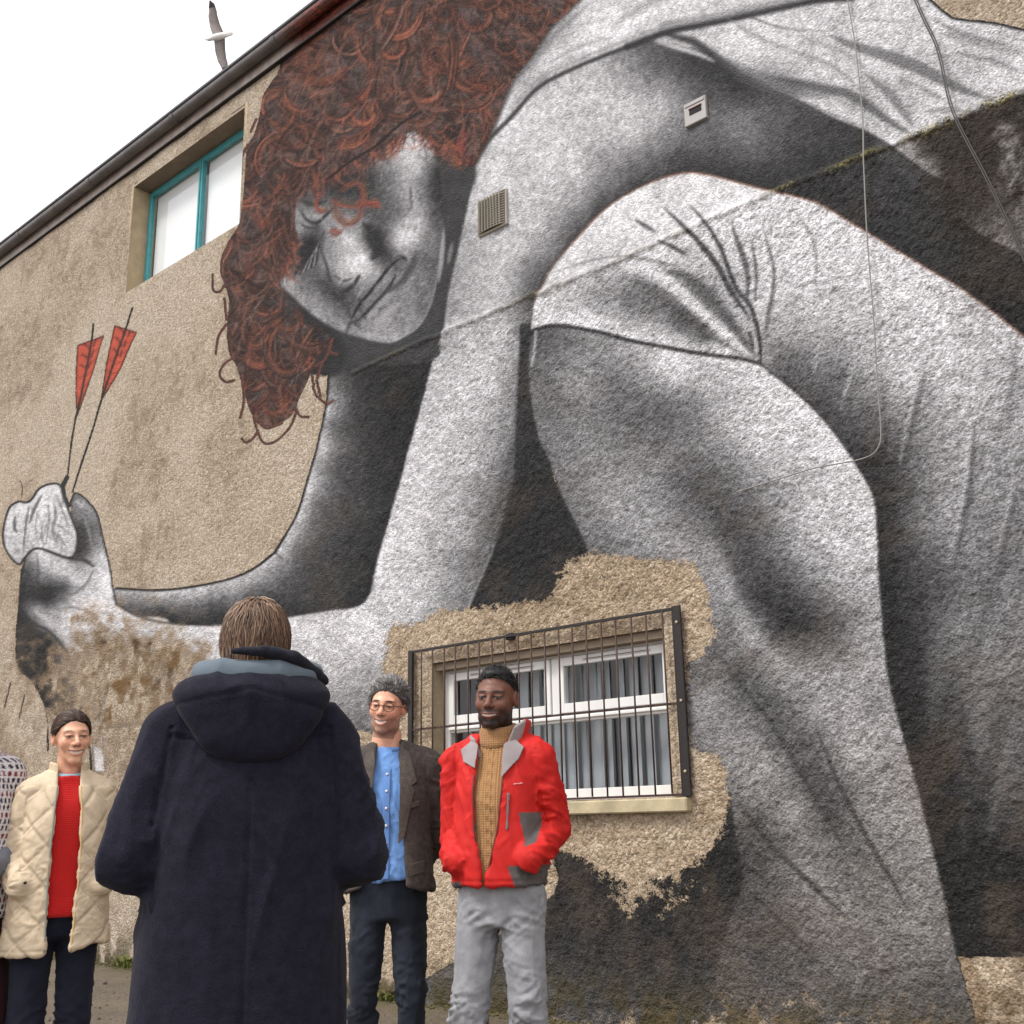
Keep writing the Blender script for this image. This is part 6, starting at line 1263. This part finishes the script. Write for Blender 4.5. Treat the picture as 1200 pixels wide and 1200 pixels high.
    garment('jeans', (-.34, -.25, .05), (.34, .25, 1.06), .0075, legs_fn(.084, .086, .068, .062, ((.122, -.03), (.108, -.02)), ((.155, .0), (.118, .02)), (.152, .116)), M_DENIM, r, lambda V: np.tile(lin((146, 146, 149)), (len(V), 1))*(.9+.22*noise3(V*np.array([14, 14, 8])))[:, None]*(1-.3*np.exp(-((np.abs(V[:, 0])-.19-.0*V[:, 2])/.004)**2))[:, None], leg_disp(14., .008))
    for s in (-1, 1): shoe(r, s*.14, -.01, s*.2, (70, 60, 54), 1.05)
    make_body(r, head_arrays((112, 72, 56), (140, 84, 76), (38, 28, 26), (28, 22, 22), .85, wide=1.03, eye=(34, 24, 20), smile=.55, teeth=1, jaw=1.04, cheek=(124, 74, 58)), HT, (104, 66, 50), body_under(.16, [[(-.16, .0, 1.42), (-.20, .04, 1.13), (-.15, -.08, 1.04)], [(.16, .0, 1.42), (.205, .06, 1.15), (.145, -.085, 1.05)]], 1., 1.45), (-.4, -.3, .03), (.4, .25, 1.6))
    rg = np.random.RandomState(15)
    hl = lambda X, Y, Z: Z+.72*Y-.034+.05*np.clip(np.abs(X)-.04, 0, 1)
    sh_ = hair_shell(hl, .006, .0012, .06)
    def capf(X, Y, Z): return smax(smin(sh_(X, Y, Z), smax(ell(X, Y, Z, (0, .0, .096), (.056, .070, .024)), -hl(X, Y, Z), .01), .015), -(Z+.02), .01)
    V_, F_, C_ = hair_cap(capf, (20, 17, 17), HT, amp=.001, seed=7, h=.0028); V_ = V_+vnormals(V_, F_)*(.0035*(noise3(V_*230)-.5))[:, None]; parts = [(V_, F_, C_)]
    rt = cap_roots(rg, 1500, lambda p: hl(p[:, 0], p[:, 1], p[:, 2]) > -.004, (0, .014, .032), (.078, .096, .098), 1.)
    parts.append(strands('h', rt, lambda P: np.random.RandomState(1).normal(size=P.shape), .012, 0, .004, [(22, 18, 18), (30, 25, 24), (16, 14, 14)], r, M_HAIR, HT, rg, 1.5, 0, 3, .004, (0, .014, .032), (.0775, .095, .098)))
    hair_object(parts, r, M_HAIR)
# ======== 5. person at the left edge: patterned jumper
def edge_person():
    r = empty('person', (-4.93, -3.715, 0), math.radians(70)); r.scale = (1.06, 1.06, 1.06); tag(r, 'person in a white and maroon patterned jumper at the left edge', 'person')
    HT = (math.radians(10), math.radians(2), 0, (0, -.01, 1.56), .98)
    sl = [[(-.148, .0, 1.335), (-.195, .03, 1.08), (-.19, -.08, .88)], [(.148, .0, 1.335), (.195, .03, 1.08), (.02, -.15, 1.0)]]; sr = [.064, .060, .046]
    st = [(.80, 0, .01, .215, .165), (1.0, 0, .005, .20, .15), (1.2, 0, .0, .195, .145), (1.33, 0, .005, .17, .115), (1.43, 0, .015, .085, .078)]
    outer = torso_fn(st, (.132, .008, 1.345), .058, sl, sr, 2.3, .05, .03)
    def tint(V):
        x, y, z = V.T; s = np.arctan2(x, -y)*.2+.4*y
        row = np.floor(z/.026); fz = z/.026-row; fx = s/.024+.5*(row % 2); fx = fx-np.floor(fx)
        c = np.tile(lin((206, 200, 200)), (len(V), 1)); k = (fx > .25*fz) & (fx < .25*fz+.5) & (fz < .72)
        c[k] = np.where((row[k] % 3 == 0)[:, None], lin((116, 36, 48)), lin((44, 40, 60))); return c
    garment('jumper', (-.36, -.26, .76), (.36, .26, 1.47), .006, outer, mat_knit('patterned_knit', 360, 420, .002, False), r, tint, lambda V, n: wrinkles(V, .005, 7, 6, 3.), 'white jumper with maroon and navy pattern')
    def cuff(X, Y, Z): return smin(chain(X, Y, Z, [(.205, .02, 1.06), (.10, -.13, .985)], [.066, .056], .02), chain(X, Y, Z, [(.205, .04, 1.06), (.215, .05, .95), (.205, .03, .88)], [.06, .056, .035], .02), .03)
    garment('folded_jacket', (.05, -.25, .78), (.36, .2, 1.2), .007, cuff, M_DENIM, r, (112, 114, 124), lambda V, n: wrinkles(V, .008, 16, 12, 3.), 'grey denim jacket carried over the forearm')
    garment('skirt', (-.34, -.3, .3), (.34, .3, .9), .01, lambda X, Y, Z: loft(X, Y, Z, [(.42, 0, .01, .24, .20), (.65, 0, .01, .21, .17), (.86, 0, .0, .17, .13)], 2.2), M_WOOL, r, (52, 22, 28), lambda V, n: wrinkles(V, .01, 12, 1.5, 3.))
    for s in (-1, 1): shoe(r, s*.10, -.01, s*.15, (34, 30, 30), .92)
    make_body(r, head_arrays((206, 150, 124), fem=True, smile=.8), HT, (206, 150, 124), body_under(.15, [[(-.16, .0, 1.33), (-.22, .03, 1.08), (-.20, -.09, .86)], [(.16, .0, 1.33), (.19, .03, 1.08), (-.02, -.15, 1.0)]], 1., 1.38), (-.4, -.3, .03), (.4, .25, 1.5), [(-1, 0, math.radians(-20), 0, (-.19, -.095, .85)), (1, 1.3, math.radians(-70), 0, (-.06, -.17, 1.0))])
    def capf(X, Y, Z):
        d = smin(ell(X, Y, Z, (0, .02, .030), (.084, .10, .094)), ell(X, Y, Z, (0, .045, -.06), (.086, .062, .09)), .03)
        return smax(d, -(Z*.4+Y+.012+.0*X-.3*np.clip(np.abs(X)-.05, 0, 1)), .006)
    hair_object([hair_cap(capf, (46, 32, 30), HT, amp=.004, seed=9)], r, M_HAIR)
coat_man(); woman(); blazer_man(); red_man(); edge_person()
# ---------------------------------------------------------------- gull
def gull():
    # flies high beyond the roof edge, banking so that both wings are seen from below
    loc = Vector((-16.2907, 4.2437, 15.6731)); fx = Vector((-0.7516, -0.6570, -0.0586)); wy = Vector((-0.0448, -0.3823, 0.9229)); nz = Vector((-0.6462, 0.7156, 0.2651))
    g = empty('seagull'); g.matrix_world = Matrix(((fx.x, wy.x, nz.x, loc.x), (fx.y, wy.y, nz.y, loc.y), (fx.z, wy.z, nz.z, loc.z), (0, 0, 0, 1)))
    tag(g, 'grey-winged white seagull gliding in the white sky', 'seagull')
    MW = mat_plain('white_feathers', (238, 234, 230), .8, .08, 20); MG = mat_plain('grey_feathers', (158, 148, 144), .8, .2, 14, .004)
    V, F = surfnet(lambda X, Y, Z: smin(smin(ell(X, Y, Z, (0, 0, 0), (.17, .065, .065)), ell(X, Y, Z, (.19, 0, .012), (.05, .036, .036)), .04), ell(X, Y, Z, (-.21, 0, 0), (.09, .05, .012)), .04), (-.34, -.1, -.1), (.3, .1, .1), .012)
    link('body', np_mesh('body', V, F, True), MW, g)
    V_, F_ = tube_np([(.23, 0, .008), (.275, 0, .0), (.29, 0, -.006)], [.012, .007, .002], 6); link('beak', faces_mesh('beak', V_, F_), mat_plain('beak_yellow', (196, 150, 70), .5), g)
    for s in (-1, 1):
        Y = np.linspace(0, .66, 23); lead = np.interp(Y, [0, .22, .40, .66], [.10, .135, .12, .03]); ch = np.interp(Y, [0, .2, .45, .6, .66], [.215, .20, .165, .10, .02]); zz = np.interp(Y, [0, .25, .66], [.02, .055, .015])
        vs = []
        for y, l, c, z in zip(Y, lead, ch, zz):
            for t, th in ((0, 0), (.25, .012), (1, 0), (.25, -.004)): vs.append((l-t*c, s*(y+.03), z+th))
        n = len(Y); Fw = [(k*4+j, k*4+(j+1) % 4, (k+1)*4+(j+1) % 4, (k+1)*4+j) for k in range(n-1) for j in range(4)]+[(0, 1, 2, 3), tuple(4*(n-1)+j for j in range(4))]
        w = link('wing', faces_mesh('wing', vs, Fw), MG, g)
        tp = [(float(lead[-1]-.0+.002), s*.693, .017), (float(lead[-5]+.004), s*(Y[-5]+.03), float(zz[-5])), (float(lead[-5]-ch[-5]-.004), s*(Y[-5]+.03), float(zz[-5])), (float(lead[-1]-.02), s*.70, .015)]
        tv = tp+[(a, b, c-.008) for a, b, c in tp]; link('wing_tip', faces_mesh('wing_tip', tv, [(0, 1, 2, 3), (7, 6, 5, 4), (0, 4, 5, 1), (1, 5, 6, 2), (2, 6, 7, 3), (3, 7, 4, 0)], False), mat_plain('dark_wing_tip', (74, 66, 64), .8), w)
gull()
# ---------------------------------------------------------------- weeds along the foot of the wall and in the gutter
def mat_leaf(name, rgb):
    return mat_plain(name, rgb, .7, .45, 40)
M_LEAF = mat_leaf('weed_leaf', (96, 100, 46)); M_STRAW = mat_leaf('dry_grass', (128, 116, 72)); M_DGR = mat_leaf('dark_gutter_moss', (58, 56, 40))
def tuft(name, loc, n, hgt, spread, m, rg, wd=.006):
    V, F = [], []
    for i in range(n):
        a = rg.uniform(0, 6.28); b = rg.uniform(.2, 1)*spread; h = hgt*rg.uniform(.5, 1.1); x0, y0 = rg.uniform(-spread, spread)*.6, rg.uniform(-spread, spread)*.25
        p = np.array([(x0, y0, 0), (x0+b*.3*math.cos(a), y0+b*.2*math.sin(a), h*.6), (x0+b*math.cos(a), y0+b*.4*math.sin(a), h)]); s = np.array([-math.sin(a), math.cos(a), 0])*wd*rg.uniform(.6, 1.6)
        k = len(V); V += [p[0]-s*.4, p[0]+s*.4, p[1]+s, p[1]-s, p[2]]; F += [(k, k+1, k+2, k+3), (k+3, k+2, k+4)]
    o = link(name, faces_mesh(name, V, F, False), m); o.location = loc; return o
rg = np.random.RandomState(31)
for x, sz, lb in ((-9.95, 1.25, 'low green weed tuft at the wall foot beside the quilted jacket'), (-9.55, .8, 'small weed clump by the wall foot next to the black coat'), (-12.4, 1.1, 'dry grassy weed at the wall foot at far left'), (-6.4, .8, 'thin weed at the wall foot behind the blue jeans'), (-5.6, .6, 'short weed at the wall foot between the two men')):
    t = tuft('weed', (x, -.05, 0), int(70*sz), .085*sz, .22*sz, M_LEAF if sz > .7 else M_STRAW, rg, .008); tag(t, lb, 'weed', 'weeds at the wall foot')
gw = tuft('gutter_moss', (-12.2, -.10, 8.775), 260, .085, .1, M_DGR, rg, .006)
me = gw.data; co = np.zeros(len(me.vertices)*3); me.vertices.foreach_get('co', co); co = co.reshape(-1, 3); off = np.repeat(np.concatenate([rg.normal(0, .35, 150), rg.uniform(-1.7, 2.6, 110)]), 5); co[:, 0] += off; co[:, 2] *= np.repeat(rg.uniform(.2, 1.1, 260)**1.5, 5); me.vertices.foreach_set('co', co.ravel()); me.update()
tag(gw, 'ragged moss and grass sprouting along the gutter', 'moss', None, 'stuff')
# moss and grit along the wall foot, loose gravel on the asphalt
def pebbles(name, n, xr, yr, smin_, smax_, m, seed, bias=1.):
    r2 = np.random.RandomState(seed); base = np.array([(1, 0, 0), (-1, 0, 0), (0, 1, 0), (0, -1, 0), (0, 0, .7), (0, 0, -.7)], float); fc = np.array([(0, 2, 4), (2, 1, 4), (1, 3, 4), (3, 0, 4), (2, 0, 5), (1, 2, 5), (3, 1, 5), (0, 3, 5)])
    s = smin_+(smax_-smin_)*r2.rand(n)**3; P = np.column_stack([r2.uniform(*xr, n), yr[0]+(yr[1]-yr[0])*r2.rand(n)**bias, s*.3])
    V = (base[None]*(1+.35*r2.normal(size=(n, 6, 1)))*s[:, None, None]*np.array([1, 1, .75])+P[:, None]).reshape(-1, 3); F = (fc[None]+6*np.arange(n)[:, None, None]).reshape(-1, 3)
    return link(name, np_mesh(name, V, F, False), m)
tag(pebbles('gravel', 5200, (-14, 0), (-4.5, -.05), .003, .013, mat_plain('grit', (104, 94, 80), .85, .5, 120), 3), 'loose grit scattered on the wet asphalt', 'gravel', None, 'stuff')
tag(pebbles('wall_foot_debris', 5200, (-14, .5), (-.16, .0), .004, .02, mat_plain('mossy_debris', (84, 76, 48), .9, .6, 90), 5, .5), 'mossy crumbs of render gathered at the wall foot', 'debris', None, 'stuff')
tag(pebbles('dark_leaf_litter', 260, (-12, -1), (-4.2, -.6), .012, .026, mat_plain('wet_leaf', (52, 42, 34), .7, .4, 60), 8), 'dark wet leaf bits on the asphalt', 'leaf litter', None, 'stuff')
